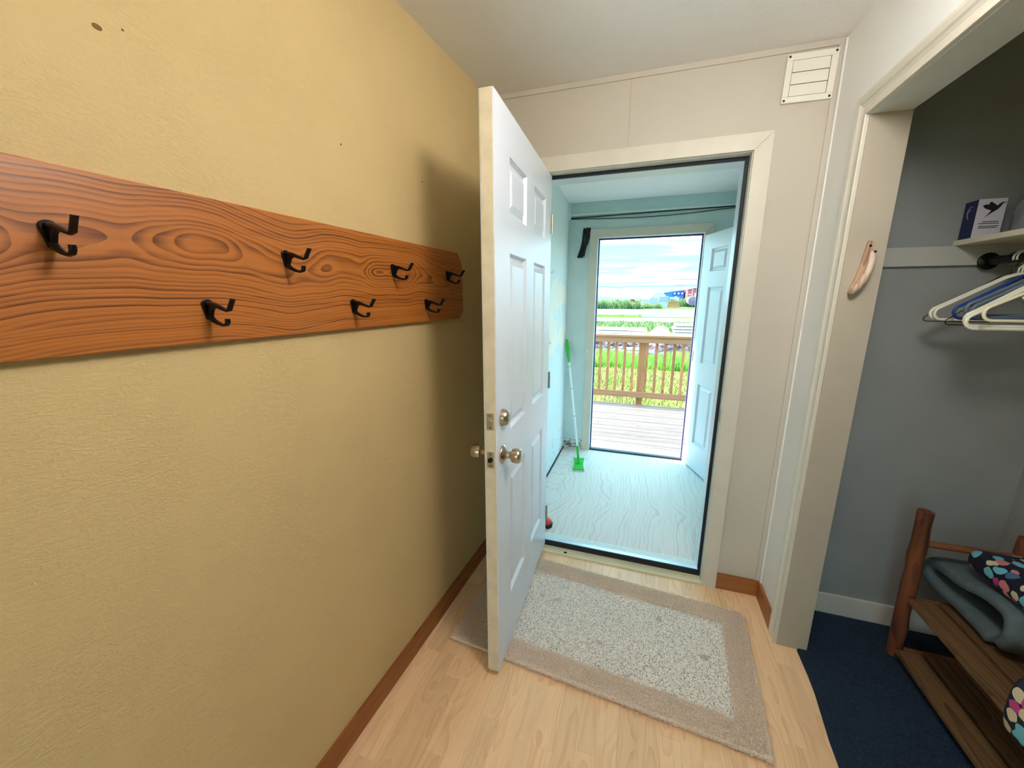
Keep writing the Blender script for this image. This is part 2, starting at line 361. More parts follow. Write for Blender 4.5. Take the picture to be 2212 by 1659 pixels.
MB().box(OX0+.016, OX1-.017, .046, .0615, OZ-.017, OZ-.003).build('seal', m_rubber, t5, .003)
# small strike plate on the right jamb
box('strike_plate', m_plate, (OX1-.0042, OX1-.003, .004, .028, .885, .945), t5)
ts = thing('trim_6', 'aluminium threshold with black seal and ridged tread in the inner doorway', 'threshold', kind='structure')
box('sill_board', plain('cream_sill_board', srgb(226,214,176), .5, var=.05), (OX0-.02, OX1+.003, -.012, .05, -.05, .008), ts, .001)
MB().box(OX0+.002, OX1-.001, .046, .056, .008, .040).build('seal', m_rubber, ts, .003)
MB().box(OX0, OX1, .0562, .085, -.04, .038).build('smooth_tread', m_alu, ts, .0015)
MB().hexa([(OX0,.085,-.045),(OX1,.085,-.045),(OX1,.20,-.045),(OX0,.20,-.045),(OX0,.085,.026),(OX1,.085,.026),(OX1,.20,-.012),(OX0,.20,-.012)]).build('tread_base', m_alu_w, ts)
for i in range(5):
    y = .0865+.0225*i; zt = .026-.038*(i*.0225)/.115
    MB().hexa([(OX0,y,zt-.02),(OX1,y,zt-.02),(OX1,y+.014,zt-.02),(OX0,y+.014,zt-.02),(OX0,y+.002,zt+.004),(OX1,y+.002,zt+.004),(OX1,y+.012,zt+.001),(OX0,y+.012,zt+.001)]).build('ridge', m_alu_w, ts)
o = MB().lathe([(0,0),(.006,.001),(.007,.004),(.003,.007),(0,.0075)], (0,0,0), n=8, sx=1.5).build('pebble', plain('dark_grit', srgb(40,30,26), .8), loc=(.446,.006,.008), smooth=True)
tag(o, 'small dark crumb of grit on the cream door sill', 'grit')

# ------------------------------------------------------------------ six panel doors
def door_leaf(root, w, h, t, cols, rows, mat):
    """leaf in local x 0..w, face at y=0 towards -y, thickness to +t, z 0..h"""
    xs = [0, cols[0][0], cols[0][1], cols[1][0], cols[1][1], w]
    b = MB()
    for i in (0, 2, 4): b.box(xs[i], xs[i+1], 0, t, 0, h)
    zs = [0] + [z for r in rows for z in r] + [h]
    for c in cols:
        for i in range(0, len(zs), 2): b.box(c[0], c[1], 0, t, zs[i], zs[i+1])
    bm_o = b.build('leaf', mat, root)
    pr = [(0,0),(.0025,-.005),(.008,-.0140),(.018,-.0150),(.038,-.0030)]
    for c in cols:
        for r in rows:
            p = MB()
            for side in (0, 1):
                vs = []; 
                for ins, dep in pr:
                    yy = (-dep) if side == 0 else (t+dep)
                    vs += [(c[0]+ins,yy,r[0]+ins),(c[1]-ins,yy,r[0]+ins),(c[1]-ins,yy,r[1]-ins),(c[0]+ins,yy,r[1]-ins)]
                fs = [(4*i+k, 4*i+(k+1) % 4, 4*i+4+(k+1) % 4, 4*i+4+k) for i in range(len(pr)-1) for k in range(4)] + [(16,17,18,19)]
                if side: fs = [q[::-1] for q in fs]
                o_ = len(p.v); p.add(vs, fs)
            p.build('panel', mat, root)
    return bm_o
def knob_prof(s=1): return [(0,0),(.033,0),(.034,.003),(.031,.009),(.020,.014),(.0135,.018),(.0125,.030),(.016,.034),(.0235,.037),(.0265,.046),(.0265,.060),(.024,.068),(.021,.070),(0,.0715)]
rows = [(.236,.771),(.954,1.586),(1.709,1.887)]
AD = 1.5385
d1 = thing('door_1', 'white six panel inner door standing open with knob and deadbolt', 'door', (.3152, .0367, .027), (0, 0, -AD), kind='structure')
# local +x runs from hinge to free edge; exterior face at local y=+0 must look to world +x
DW, DT = .858, .045
def flip_leaf():   # the exterior face looks along local +y
    door_leaf(d1, DW, 2.018, DT, [(.13,.355),(.478,.702)], rows, m_door)
flip_leaf()
for o in list(d1.children): o.location = (0, -DT, 0)
box('edge_strip', m_edge, (DW, DW+.0015, -DT+.003, -.003, 0, 2.018), d1)
for z in (1.029, .891):
    pl = MB().box(DW+.0015, DW+.003, -DT/2-.0125, -DT/2+.0125, z-.029, z+.029).build('latch_plate', m_plate, d1, .0007)
    MB().lathe([(0,0),(.0085,0),(.008,.001 if z > 1 else .008),(.005,.0015 if z > 1 else .010),(0,.0015 if z > 1 else .010)], (DW+.003,-DT/2,z), 'X', 14).build('bolt', m_plate if z > 1 else m_black, pl, smooth=True)
    for dz in (-.021, .021): MB().lathe([(0,0),(.004,0),(.003,.001),(0,.0012)], (DW+.003,-DT/2,z+dz), 'X', 8).build('screw', m_screw, pl)
MB().lathe(knob_prof(), (.800,0,.891), 'Y', 24).build('knob', m_brass, d1, smooth=True)
MB().lathe(knob_prof(), (.800,-DT,.891), ((1,0,0),(0,0,1),(0,-1,0)), 24).build('knob', m_brass, d1, smooth=True)
dbo = MB().lathe([(0,0),(.030,0),(.031,.003),(.026,.022),(.021,.026),(0,.0265)], (.800,0,1.029), 'Y', 24).build('deadbolt', m_brass, d1, smooth=True)
MB().lathe([(0,0),(.012,0),(.012,.0015),(0,.0016)], (.800,.0265,1.029), 'Y', 16).build('key_plug', m_plate, dbo)
dbi = MB().lathe([(0,0),(.031,0),(.030,.004),(.012,.007),(0,.007)], (.800,-DT,1.029), ((1,0,0),(0,0,1),(0,-1,0)), 20).build('thumb_turn', m_brass, d1, smooth=True)
for z in (.2, 1.0, 1.8): MB().tube([(-.006,.004,z-.045),(-.006,.004,z+.045)], .006, 8).build('hinge', m_plate, d1, smooth=True)

# ------------------------------------------------------------------ rear porch beyond the inner door
ZF = -.045; VX0, VX1, VY = .078, 1.78, 1.77
o = box('floor_vestibule', m_ply, (-.1, 1.9, WT, 1.95, -.12, ZF)); tag(o, 'worn pale plywood floor of the enclosed porch', 'floor', kind='structure')
# porch left wall with cream primer patches
m_vleft, nt, b = base_mat('patched_porch_paint')
tc = nt.new('ShaderNodeTexCoord').outputs['Object']; sp = nt.new('ShaderNodeSeparateXYZ'); nt.l.new(tc, sp.inputs[0])
nz = nt.noise(tc, 7, 3)
e1 = nt.math('MULTIPLY_ADD', nt.math('SUBTRACT', nz, .5), .5, sp.outputs[2])
up_ = nt.math('MULTIPLY', nt.math('GREATER_THAN', e1, 1.02), nt.math('LESS_THAN', e1, 1.58))
e2 = nt.math('ABSOLUTE', nt.math('SUBTRACT', nt.math('MULTIPLY_ADD', nt.noise(tc, 9, 2), .25, e1), 1.42))
patch = nt.math('LESS_THAN', e2, .05); msk = nt.math('SUBTRACT', up_, nt.math('MULTIPLY', patch, nt.math('GREATER_THAN', sp.outputs[1], 1.2)), clamp=True)
scf = nt.math('MULTIPLY', nt.math('GREATER_THAN', nt.noise(tc, 30, 4, .7), .60), nt.math('LESS_THAN', sp.outputs[2], .22))
c1 = nt.mix(msk, srgb(222,236,238), srgb(244,240,226)); nt.l.new(nt.mix(nt.math('MULTIPLY', scf, .6), c1, srgb(120,116,104)), b.inputs['Base Color'])
b.inputs['Roughness'].default_value = .6; nt.l.new(nt.bump(nt.noise(tc, 60, 3), .08, .002), b.inputs['Normal'])
o = box('wall_porch_left', m_vleft, (VX0-.1, VX0, WT, VY, -.1, 2.5)); tag(o, 'pale blue porch wall with cream primer patches', 'wall', kind='structure')
# far wall with scuffs low in the corner
m_vfar2, nt, b = base_mat('scuffed_aqua_porch_paint')
tc = nt.new('ShaderNodeTexCoord').outputs['Object']; sp = nt.new('ShaderNodeSeparateXYZ'); nt.l.new(tc, sp.inputs[0])
sc_ = nt.math('MULTIPLY', nt.math('GREATER_THAN', nt.noise(nt.mapping(tc, (18,18,40)), 1, 4, .7), .52), nt.math('LESS_THAN', nt.math('MULTIPLY_ADD', nt.noise(tc, 20, 2), .08, sp.outputs[2]), .10))
bl = nt.ramp(nt.noise(tc, 5, 3), [(.3, srgb(200,222,220)), (.7, srgb(214,230,229))])
nt.l.new(nt.mix(sc_, bl, nt.mix(nt.noise(tc, 25, 2), srgb(150,96,60), srgb(120,120,112))), b.inputs['Base Color']); b.inputs['Roughness'].default_value = .6
PX0, PX1, PZ = .345, 1.222, 2.000
b = MB().box(-.1, PX0-.018, VY, VY+.15, -.12, 2.5).box(PX1+.018, 1.9, VY, VY+.15, -.12, 2.5).box(PX0-.018, PX1+.018, VY, VY+.15, PZ+.018, 2.5)
o = b.build('wall_porch_far', m_vfar2); tag(o, 'pale aqua porch wall around the outer door', 'wall', kind='structure')
# porch right wall with an unseen window, added to light the porch from the side
wy0, wy1, wz0, wz1 = .26, 1.30, .70, 1.98
b = MB().box(VX1, VX1+.12, 0, wy0, -.12, 2.5).box(VX1, VX1+.12, wy1, VY+.15, -.12, 2.5).box(VX1, VX1+.12, wy0, wy1, -.12, wz0).box(VX1, VX1+.12, wy0, wy1, wz1, 2.5)
o = b.build('wall_porch_right', m_vwall); tag(o, 'pale porch wall with an added side window', 'wall', kind='structure')
wn = thing('added_window_1', 'white framed side window added out of view to light the porch', 'window', (VX1+.05, 0, 0), kind='structure')
for d in ((0,.05,wy0,wy0+.04,wz0,wz1),(0,.05,wy1-.04,wy1,wz0,wz1),(0,.05,wy0+.04,wy1-.04,wz0,wz0+.04),(0,.05,wy0+.04,wy1-.04,wz1-.04,wz1),(0,.05,wy0+.04,wy1-.04,1.38,1.42)):
    box('window_frame', m_door, d, wn, .002)
m_glass, nt, b = base_mat('window_glass'); nt.n.remove(b)
tr = nt.new('ShaderNodeBsdfTransparent'); gl = nt.new('ShaderNodeBsdfGlossy'); gl.inputs['Roughness'].default_value = .02
mx = nt.new('ShaderNodeMixShader'); fr = nt.new('ShaderNodeFresnel'); nt.l.new(fr.outputs[0], mx.inputs[0]); nt.l.new(tr.outputs[0], mx.inputs[1]); nt.l.new(gl.outputs[0], mx.inputs[2])
nt.l.new(mx.outputs[0], nt.n['Material Output'].inputs[0])
for z0_, z1_ in ((wz0+.04, 1.38), (1.42, wz1-.04)): box('pane', m_glass, (.022,.026,wy0+.04,wy1-.04,z0_,z1_), wn)
w2 = thing('added_window_2', 'white framed window added at the near end of the hall for fill daylight', 'window', (0, Y0-.08, 0), kind='structure')  # unseen rear window, added to let fill daylight into the hall
for d in ((RWx[0],RWx[0]+.05,0,.05,RWx[2],RWx[3]),(RWx[1]-.05,RWx[1],0,.05,RWx[2],RWx[3]),(RWx[0]+.05,RWx[1]-.05,0,.05,RWx[2],RWx[2]+.05),(RWx[0]+.05,RWx[1]-.05,0,.05,RWx[3]-.05,RWx[3]),(.65,.70,0,.05,RWx[2]+.05,RWx[3]-.05)):
    box('window_frame', m_door, d, w2, .002)
for xa, xb in ((RWx[0]+.05,.65),(.70,RWx[1]-.05)): box('pane', m_glass, (xa,xb,.022,.026,RWx[2]+.05,RWx[3]-.05), w2)
o = MB().hexa([(-.1,WT,2.43),(1.9,WT,2.43),(1.9,VY+.15,2.285),(-.1,VY+.15,2.285),(-.1,WT,2.55),(1.9,WT,2.55),(1.9,VY+.15,2.55),(-.1,VY+.15,2.55)]).build('ceiling_vestibule', m_vceil)
tag(o, 'white sloping ceiling boards of the porch', 'ceiling', kind='structure')
t7 = thing('trim_7', 'pale header board across the top of the porch far wall', 'header', kind='structure')
box('header_board', m_vfar, (VX0, VX1, VY-.028, VY, 2.205, 2.31), t7, .002)
MB().box(VX0, VX1, VY-.034, VY, 2.192, 2.2045).build('header_lip', m_vwall, t7, .001)
MB().box(VX0, VX0+.02, VY-.045, VY-.028, 2.16, 2.30).build('corner_strip', m_vwall, t7, .001)
t8 = thing('trim_8', 'dark strip for the shaded gap along the foot of the porch left wall', 'trim', kind='structure')
box('gap_shade_strip', m_rubber, (VX0, VX0+.010, WT, VY, ZF, ZF+.012), t8)  # dark strip stands in for the shade of the gap under the wall
t9 = thing('trim_9', 'flat cream casing around the outer door opening', 'casing', kind='structure')
cw2 = .07; c9 = VY-.016
MB().prism([(PX1,ZF),(PX1+cw2,ZF),(PX1+cw2,PZ+cw2-gap),(PX1,PZ-gap)], lambda a, c: (a, c9, c), lambda a, c: (a, VY, c)).build('casing_board', m_casing, t9)
MB().prism([(PX0-cw2,ZF),(PX0,ZF),(PX0,PZ-gap),(PX0-cw2,PZ+cw2-gap)], lambda a, c: (a, c9, c), lambda a, c: (a, VY, c)).build('casing_board', m_casing, t9)
MB().prism([(PX0,PZ),(PX1,PZ),(PX1+cw2,PZ+cw2),(PX0-cw2,PZ+cw2)], lambda a, c: (a, c9, c), lambda a, c: (a, VY, c)).build('head_casing', m_casing, t9)
t10 = thing('trim_10', 'outer door frame with dark seal and dark sill', 'door frame', kind='structure')
for xa, xb in ((PX0-.018, PX0+.003), (PX1-.003, PX1+.018)): box('jamb', m_door, (xa, xb, VY-.0012, VY+.16, ZF, PZ+.018), t10)
box('head_jamb', m_door, (PX0+.003, PX1-.003, VY-.0012, VY+.16, PZ-.003, PZ+.018), t10)
m_seal2 = plain('dark_blue_seal', srgb(44,50,110), .5, var=.1)
MB().box(PX0+.003, PX0+.014, VY+.04, VY+.06, ZF+.02, PZ).build('seal', m_seal2, t10, .003)
MB().box(PX1-.014, PX1-.003, VY+.04, VY+.06, ZF+.02, PZ).build('seal', m_seal2, t10, .003)
MB().box(PX0+.014, PX1-.014, VY+.04, VY+.06, PZ-.016, PZ-.003).build('seal', m_seal2, t10, .003)
MB().box(PX0, PX1, VY+.01, VY+.055, ZF-.01, ZF+.018).build('sill_seal', plain('dark_slate_sill', srgb(52,58,72), .4, var=.1), t10, .004)
box('sill', m_alu, (PX0, PX1, VY+.055, VY+.19, -.12, ZF+.004), t10, .002)
# outer door, swung into the porch
ang = math.atan2(-.938, .347)
d2 = thing('door_2', 'white six panel outer door swung open into the porch', 'door', (1.224, VY-.022, ZF+.012), (0, 0, ang), kind='structure')
door_leaf(d2, .86, 2.005, .044, [(.13,.355),(.475,.70)], rows, m_door)
for o in list(d2.children): o.location = (0, 0, 0)
MB().lathe(knob_prof(), (.800,.0,.9), ((1,0,0),(0,0,1),(0,-1,0)), 20).build('knob', m_brass, d2, smooth=True)
for z in (.2, 1.0, 1.8): MB().tube([(-.005,.002,z-.045),(-.005,.002,z+.045)], .006, 8).build('hinge', m_plate, d2, smooth=True)
# ================================================================== HALL OBJECTS
# ceiling lamp above the camera: the hall's own warm light
def glow(name, col, st):
    m, nt, b = base_mat(name); b.inputs['Base Color'].default_value = (.9,.88,.84,1)
    b.inputs['Emission Color'].default_value = (*col, 1); b.inputs['Emission Strength'].default_value = st
    return m
def ceiling_lamp(x, y, label, col, st):
    lp = thing('ceiling_lamp', label, 'lamp', (x, y, ceil(x, y)))
    MB().lathe([(0,-.05),(.02,-.05),(.02,-.03),(.07,-.02),(.08,0),(0,0)], n=32).build('lamp_base', m_brass, lp, smooth=True)
    MB().lathe([(0,-.29),(.05,-.282),(.095,-.258),(.125,-.222),(.135,-.18),(.128,-.135),(.10,-.09),(.06,-.06),(0,-.0505)], n=32).build('lamp_shade', glow('frosted_glass_'+label.split()[-1], col, st), lp, smooth=True)
ceiling_lamp(1.13, -1.36, 'round frosted glass globe lamp on the hall ceiling', (1,.99,.98), LAMP)

# hook board on the cream wall
wa = -math.atan(LW); wn_ = Vector((math.cos(wa), math.sin(wa), 0)); wd_ = Vector((-math.sin(wa), math.cos(wa), 0))
def on_wall(y, z, off=0): return Vector((LW*y, y, z)) + wn_*off
BT = .020; by0, by1, bz0, bz1 = -2.75, -.352, 1.3753, 1.6555
byc, bzc = (by0+by1)/2, (bz0+bz1)/2; hl, hh = (by1-by0)/2, (bz1-bz0)/2
ch = .036
bd = MB().prism([(-hl,-hh),(hl-ch,-hh),(hl-.004,-hh+.026),(hl,-hh+.034),(hl,hh-.056),(hl-.004,hh-.044),(hl-ch,hh),(-hl,hh)], lambda a, c: (.001, a, c), lambda a, c: (BT, a, c)).build('hook_board', m_board, bevel=.0025)
bd.location = on_wall(byc, bzc); bd.rotation_euler = (0, 0, wa)
tag(bd, 'long varnished oak board with clipped end mounted on the cream wall', 'board')
HSX, HSZ = 1.32, .68
def make_hook(y, z, label):
    t = thing('coat_hook', label, 'hook', on_wall(y, z-.006, BT), (0, 0, wa), 'black coat hooks on the oak board')
    t.scale = (HSX, .95, HSZ)
    if hook_mesh:
        for nm, me in hook_mesh:
            o = bpy.data.objects.new(nm, me); C.objects.link(o); o.parent = t
        return t
    def keep(o): hook_mesh.append((o.name.split('.')[0], o.data))
    pl = [(.011*math.cos(math.radians(a)), .008+.013*math.sin(math.radians(a))) for a in range(-10, 191, 20)] + [(-.0075,-.018),(-.005,-.036),(.005,-.036),(.0075,-.018)]
    keep(MB().prism(pl, lambda a, c: (0, a, c), lambda a, c: (.004, a, c)).build('back_plate', m_black, t, .001))
    keep(MB().prism([(.002,.014),(.014,.010),(.026,.002),(.014,-.010),(.010,-.026),(.006,-.036),(.002,-.034)], lambda a, c: (a, -.0035, c), lambda a, c: (a, .0035, c)).build('web', m_black, t, .0012))
    keep(MB().tube([(.003,0,.010),(.018,0,.006),(.034,0,-.005),(.045,0,-.011),(.050,0,-.009),(.0545,0,.005),(.061,0,.022)], [.007,.006,.0052,.0048,.0048,.0046,.0046], 10).build('upper_arm', m_black, t, smooth=True))
    keep(MB().tube([(.004,0,-.028),(.011,0,-.040),(.022,0,-.0485),(.032,0,-.053),(.039,0,-.051),(.042,0,-.044),(.0425,0,-.034)], [.006,.0055,.005,.0047,.0046,.0046,.0045], 10).build('lower_arm', m_black, t, smooth=True))
    keep(MB().lathe([(0,0),(.0045,0),(.004,.0015),(0,.002)], (.004,0,.010), 'X', 10).build('screw', m_screw, t, smooth=True))
    keep(MB().lathe([(0,0),(.004,0),(.0035,.001),(0,.0014)], (.0605,0,.0212), ((0,1,0),(.88,0,-.47),(.47,0,.88)), 8).build('tip', m_screw, t, smooth=True))
    return t
hook_mesh = []
zu, zl = 1.566, 1.4525
for y, z, lb in ((-1.625,zu,'black double coat hook nearest the camera at the left end of the board'),
                 (-1.428,zl,'black double coat hook, leftmost in the lower row on the oak board'),
                 (-1.238,zu,'black double coat hook, second from the left in the upper row'),
                 (-1.033,zl,'black double coat hook, middle one of the lower row'),
                 (-.840,zu,'black double coat hook, third from the left in the upper row'),
                 (-.652,zl,'black double coat hook, rightmost in the lower row near the door'),
                 (-.487,zu,'black double coat hook by the dark clipped end of the board')):
    make_hook(y, z, lb)
# specks on the cream wall
m_speck = plain('brown_speck', srgb(120,92,40), .8)
for y, z, r, a in ((-1.507,1.882,.0045,1.5), (-1.473,1.896,.002,1.0), (-1.003,1.880,.003,1.0), (-.608,1.885,.003,1.2)):
    o = MB().lathe([(0,0),(r,0),(r*.8,.0008),(0,.001)], (0,0,0), 'X', 9, sx=a).build('wall_mark', m_speck, wl); o.location = on_wall(y, z, .0002)

# rug
ra = math.atan2(-.088, 1.200)
rg = thing('entry_rug', 'beige entry rug with plush border and flecked woven centre', 'rug', (.079, -.727, 0), (0, 0, ra))
RWd, RD, RB = 1.203, .648, .098
m_plush = plain('beige_plush_pile', srgb(242,214,190), .95, var=.20, vscale=160, bump=(220,.6,.006))
m_back = plain('dark_rug_backing', srgb(70,48,38), .9)
m_field, nt, b = base_mat('flecked_woven_field')
tc = nt.new('ShaderNodeTexCoord').outputs['Object']
n1 = nt.noise(nt.mapping(tc, (1, .45, 1)), 340, 3, .65); n2 = nt.noise(tc, 6, 3)
c1 = nt.ramp(n1, [(.40, srgb(150,138,126)), (.47, srgb(228,214,198)), (.60, srgb(250,238,224))])
dk = nt.ramp(nt.noise(tc, 14, 3), [(.66, (0,)*3), (.74, (1,)*3)])
c1 = nt.mix(nt.math('MULTIPLY', dk, .45), c1, srgb(92,98,84)); nt.l.new(c1, b.inputs['Base Color']); b.inputs['Roughness'].default_value = .95
wv = nt.new('ShaderNodeTexWave'); wv.inputs['Scale'].default_value = 40; wv.bands_direction = 'X'; nt.l.new(tc, wv.inputs['Vector'])
nt.l.new(nt.bump(nt.math('ADD', n1, nt.math('MULTIPLY', wv.outputs[0], .4)), .6, .004), b.inputs['Normal'])
b.inputs['Specular IOR Level'].default_value = .1
box('backing', m_back, (.003, RWd-.003, .003, RD-.003, .0005, .006), rg, .001)
MB().box(RB-.006, RWd-RB+.006, RB-.006, RD-RB+.006, .004, .0105).build('field', m_field, rg, .002)
bo = MB()
for q in ([(0,0),(RWd,0),(RWd-RB,RB),(RB,RB)], [(RWd,0),(RWd,RD),(RWd-RB,RD-RB),(RWd-RB,RB)], [(RWd,RD),(0,RD),(RB,RD-RB),(RWd-RB,RD-RB)], [(0,RD),(0,0),(RB,RB),(RB,RD-RB)]):
    cx_ = sum(p[0] for p in q)/4; cy_ = sum(p[1] for p in q)/4
    MB().prism([(p[0]+(cx_-p[0])*.0, p[1]+(cy_-p[1])*.0) for p in q], lambda a, c: (a, c, .004), lambda a, c: (a, c, .017)).build('border', m_plush, rg, .003)
g = np.random.default_rng(5); n = 130000
xy = np.stack([g.uniform(-.002, RWd+.002, n), g.uniform(-.003, RD+.002, n)], 1)
ins = (xy[:,0] > RB) & (xy[:,0] < RWd-RB) & (xy[:,1] > RB) & (xy[:,1] < RD-RB); xy = xy[~ins]; n = len(xy)
dm = np.minimum.reduce([xy[:,0], RWd-xy[:,0], xy[:,1], RD-xy[:,1]])
Pz = np.where(dm < .004, .009, .016); an = g.uniform(0, 2*PI, n)
lean = np.stack([g.normal(0, .0075, n), g.normal(0, .0075, n), g.uniform(.002, .0075, n)], 1)
eo = (dm < .006); lean[eo, 1] += np.where(xy[eo,1] < .01, -.005, 0); lean[eo, 0] += np.where(xy[eo,0] > RWd-.01, .004, 0); lean[eo, 2] -= .004
o = tri_cloud('pile', m_plush, np.stack([xy[:,0], xy[:,1], Pz], 1), lean, np.stack([np.cos(an)*.0016, np.sin(an)*.0016, 0*an], 1), rg); o['kind'] = 'stuff'

# wall vent
vt = thing('wall_vent', 'square white louvred vent high on the back wall', 'vent', (1.325, 0, 2.289), (0, .02, 0))
m_vent = plain('ivory_vent_plastic', srgb(240,236,222), .4, var=.02)
s_, i_ = .083, .062
for d in ((-s_,s_,i_,s_),(-s_,s_,-s_,-i_),(-s_,-i_,-i_,i_),(i_,s_,-i_,i_)): MB().box(d[0],d[1],-.012,-.001,d[2],d[3]).build('frame_bar', m_vent, vt, .0015)
box('recess', plain('vent_recess', srgb(70,68,60), .8), (-i_,i_,-.003,-.001,-i_,i_), vt)
for i in range(3):
    z0_ = -i_+.0015+i*.0413
    MB().hexa([(-i_+.0015,-.0105,z0_),(i_-.0015,-.0105,z0_),(i_-.0015,-.0035,z0_),(-i_+.0015,-.0035,z0_),(-i_+.0015,-.0075,z0_+.0395),(i_-.0015,-.0075,z0_+.0395),(i_-.0015,-.0035,z0_+.0395),(-i_+.0015,-.0035,z0_+.0395)]).build('slat', m_vent, vt, .0006)
for sx in (-1,1):
    for sz in (-1,1): MB().lathe([(0,0),(.0045,0),(.004,.0012),(0,.002)], (sx*.0745,-.012,sz*.0745), ((1,0,0),(0,0,1),(0,-1,0)), 10).build('screw', plain('navy_screw', srgb(24,28,52), .4) if sx+sz == -2 else bpy.data.materials['navy_screw'], vt, smooth=True)

# driftwood handle on the closet jamb
dh = thing('driftwood_handle', 'curved pale driftwood handle screwed to the closet jamb', 'handle', (1.478, CY, 1.56))
m_drift = wood('driftwood', srgb(206,170,140), srgb(150,108,80), 'Z', 'X', ring=130, rough=.55, streak=.5, tint=0)
m_drift_p = wood('pale_driftwood', srgb(226,200,178), srgb(176,138,112), 'Z', 'X', ring=110, rough=.45, streak=.4, tint=0)
pa = [(.016,.088),(.003,.090),(-.002,.055),(-.006,.020),(-.014,-.025),(-.024,-.062),(-.028,-.080),(-.018,-.086),(-.004,-.050),(.006,-.010),(.013,.030),(.018,.060)]
MB().prism(pa, lambda a, c: (a, -.0145, c), lambda a, c: (a, -.0005, c)).build('back_piece', m_drift, dh, .003)
MB().tube([(.013,-.020,.052),(.014,-.026,.040),(.012,-.034,.018),(.006,-.039,-.010),(-.003,-.038,-.038),(-.012,-.030,-.062),(-.022,-.020,-.084)], [.006,.009,.0095,.0098,.0105,.011,.009], 12).build('branch', m_drift_p, dh, smooth='all')
MB().lathe([(0,0),(.0042,0),(.0038,.001),(0,.0014)], (.009,-.0145,.072), ((1,0,0),(0,0,1),(0,-1,0)), 10).build('screw', m_black, dh)
MB().lathe([(0,0),(.004,0),(.0045,.006),(.002,.009),(0,.009)], (.019,-.022,.052), ((1,0,0),(0,0,1),(0,-1,0)), 10).build('knot', plain('dark_knot', srgb(60,44,36), .7), dh, smooth=True)

# ================================================================== CLOSET
SX, SZ = 1.855, 1.650
m_shelf = plain('cream_shelf_paint', srgb(226,220,196), .5, var=.04)
sh = thing('closet_shelf', 'cream painted shelf board on wall cleats in the closet', 'shelf', (0, 0, 0))
box('shelf_board', m_shelf, (SX, XB-.001, -2.7, -.022, SZ, SZ+.018), sh, .0015)
m_cleat = plain('pale_grey_cleat_paint', srgb(184,182,172), .6, var=.05, vscale=5)
box('cleat', m_cleat, (RT, XB-.001, -.037, -.0205, SZ-.070, SZ-.0005), sh, .001)
box('cleat', m_cleat, (XB-.018, XB-.001, -2.7, -.037, SZ-.070, SZ-.0005), sh, .001)
RX, RZ = 1.957, 1.592
rd = thing('closet_rod', 'dark metal hanging rod under the closet shelf', 'rod', (RX, -.03, RZ))
MB().tube([(0,-.008,0),(0,-2.6,0)], .015, 12).build('pole', m_black, rd, smooth=True)
MB().lathe([(0,0),(.03,0),(.03,.006),(.02,.012),(0,.012)], (0,-.0075,0), ((1,0,0),(0,0,1),(0,-1,0)), 16).build('socket', m_black, rd, smooth=True)
m_hw = plain('white_hanger_plastic', srgb(236,234,214), .4, var=.03)
m_hc = plain('cream_hanger_plastic', srgb(238,230,196), .4, var=.03)
m_hb = plain('blue_hanger_plastic', srgb(30,70,150), .35, var=.05)
m_hg = plain('grey_hanger_plastic', srgb(104,116,130), .45, var=.05)
m_wire = plain('black_hanger_wire', srgb(14,13,14), .35)
def hanger(y, mat, label, dx=0, w=.2, drop=.16, r=.0048, tilt=0, yawr=0, bar=False, wire=False):
    t = thing('clothes_hanger', label, 'hanger', (RX, y, RZ), (0, tilt, yawr), 'hangers on the closet rod')
    zn = -.052; R = .022 if not wire else .010
    zs, zb = zn-.005, zn-drop+.02
    pts = [(dx,0,zn)]
    ex = w-R
    pts += [(dx+.03,0,zn-.010)]
    sl = (zb+2*R-zn)/(ex) 
    pts += [(dx+ex*.95,0,zn+sl*ex*.92)]
    pts += arc((dx+ex,zb+R), R, 70, -90, 6)
    pts += arc((dx-ex,zb+R), R, -90, -250, 6)
    pts += [(dx-ex*.95,0,zn+sl*ex*.92), (dx-.03,0,zn-.010)]
    MB().tube(pts, r, 8, closed=True).build('frame', mat, t, smooth='all')
    hk = [(dx,0,zn-.002),(dx,0,zn+.018)] + [(q[0],0,q[2]) for q in arc((0,0), .0185+(.0035 if not wire else .001), -70 if False else -40, 200, 10)]
    MB().tube(hk, r*.62 if not wire else r, 7).build('hook', m_wire if wire else mat, t, smooth='all')
    if bar:
        MB().tube([(dx-ex*.55,0,zn+sl*ex*.55),(dx-ex*.57,0,zb)], .0032, 6).build('strap_bar', mat, t, smooth='all')
        MB().tube([(dx-ex*.55,0,zn+sl*ex*.62)] + [(q[0],0,q[2]) for q in arc((dx-ex*.63,zn+sl*ex*.72), .012, -20, -170, 6)], .003, 6).build('strap_notch', mat, t, smooth='all')
    return t
hanger(-.150, m_wire, 'thin black wire hanger deepest on the closet rod', dx=.0, w=.205, drop=.18, r=.0016, wire=True)
hanger(-.176, m_hw, 'white tubular hanger reaching furthest left in the closet', w=.203, drop=.172)
hanger(-.190, m_hw, 'white tubular hanger just in front of the leftmost one', w=.199, drop=.172)
hanger(-.232, m_hb, 'blue tubular hanger between white and grey hangers', dx=.006, w=.178, drop=.166)
hanger(-.252, m_wire, 'thin black wire hanger in front of the blue hanger', dx=.0, w=.195, drop=.19, r=.0016, wire=True, tilt=.02)
hanger(-.282, m_hg, 'grey tubular hanger next to the blue one', dx=.004, w=.176, drop=.155, r=.006)
hanger(-.312, m_hg, 'grey tubular hanger behind the front white hangers', dx=.004, w=.178, drop=.160, r=.006)
hanger(-.336, m_hw, 'thick white tubular hanger hanging lowest of the front group', dx=.0, w=.200, drop=.186, r=.006)
hanger(-.354, m_hw, 'thick white tubular hanger, second lowest of the front group', dx=-.004, w=.203, drop=.192, r=.006)
hanger(-.412, m_hc, 'cream hanger with strap bar at the front of the rod', dx=-.002, w=.203, drop=.165, r=.0046, bar=True)
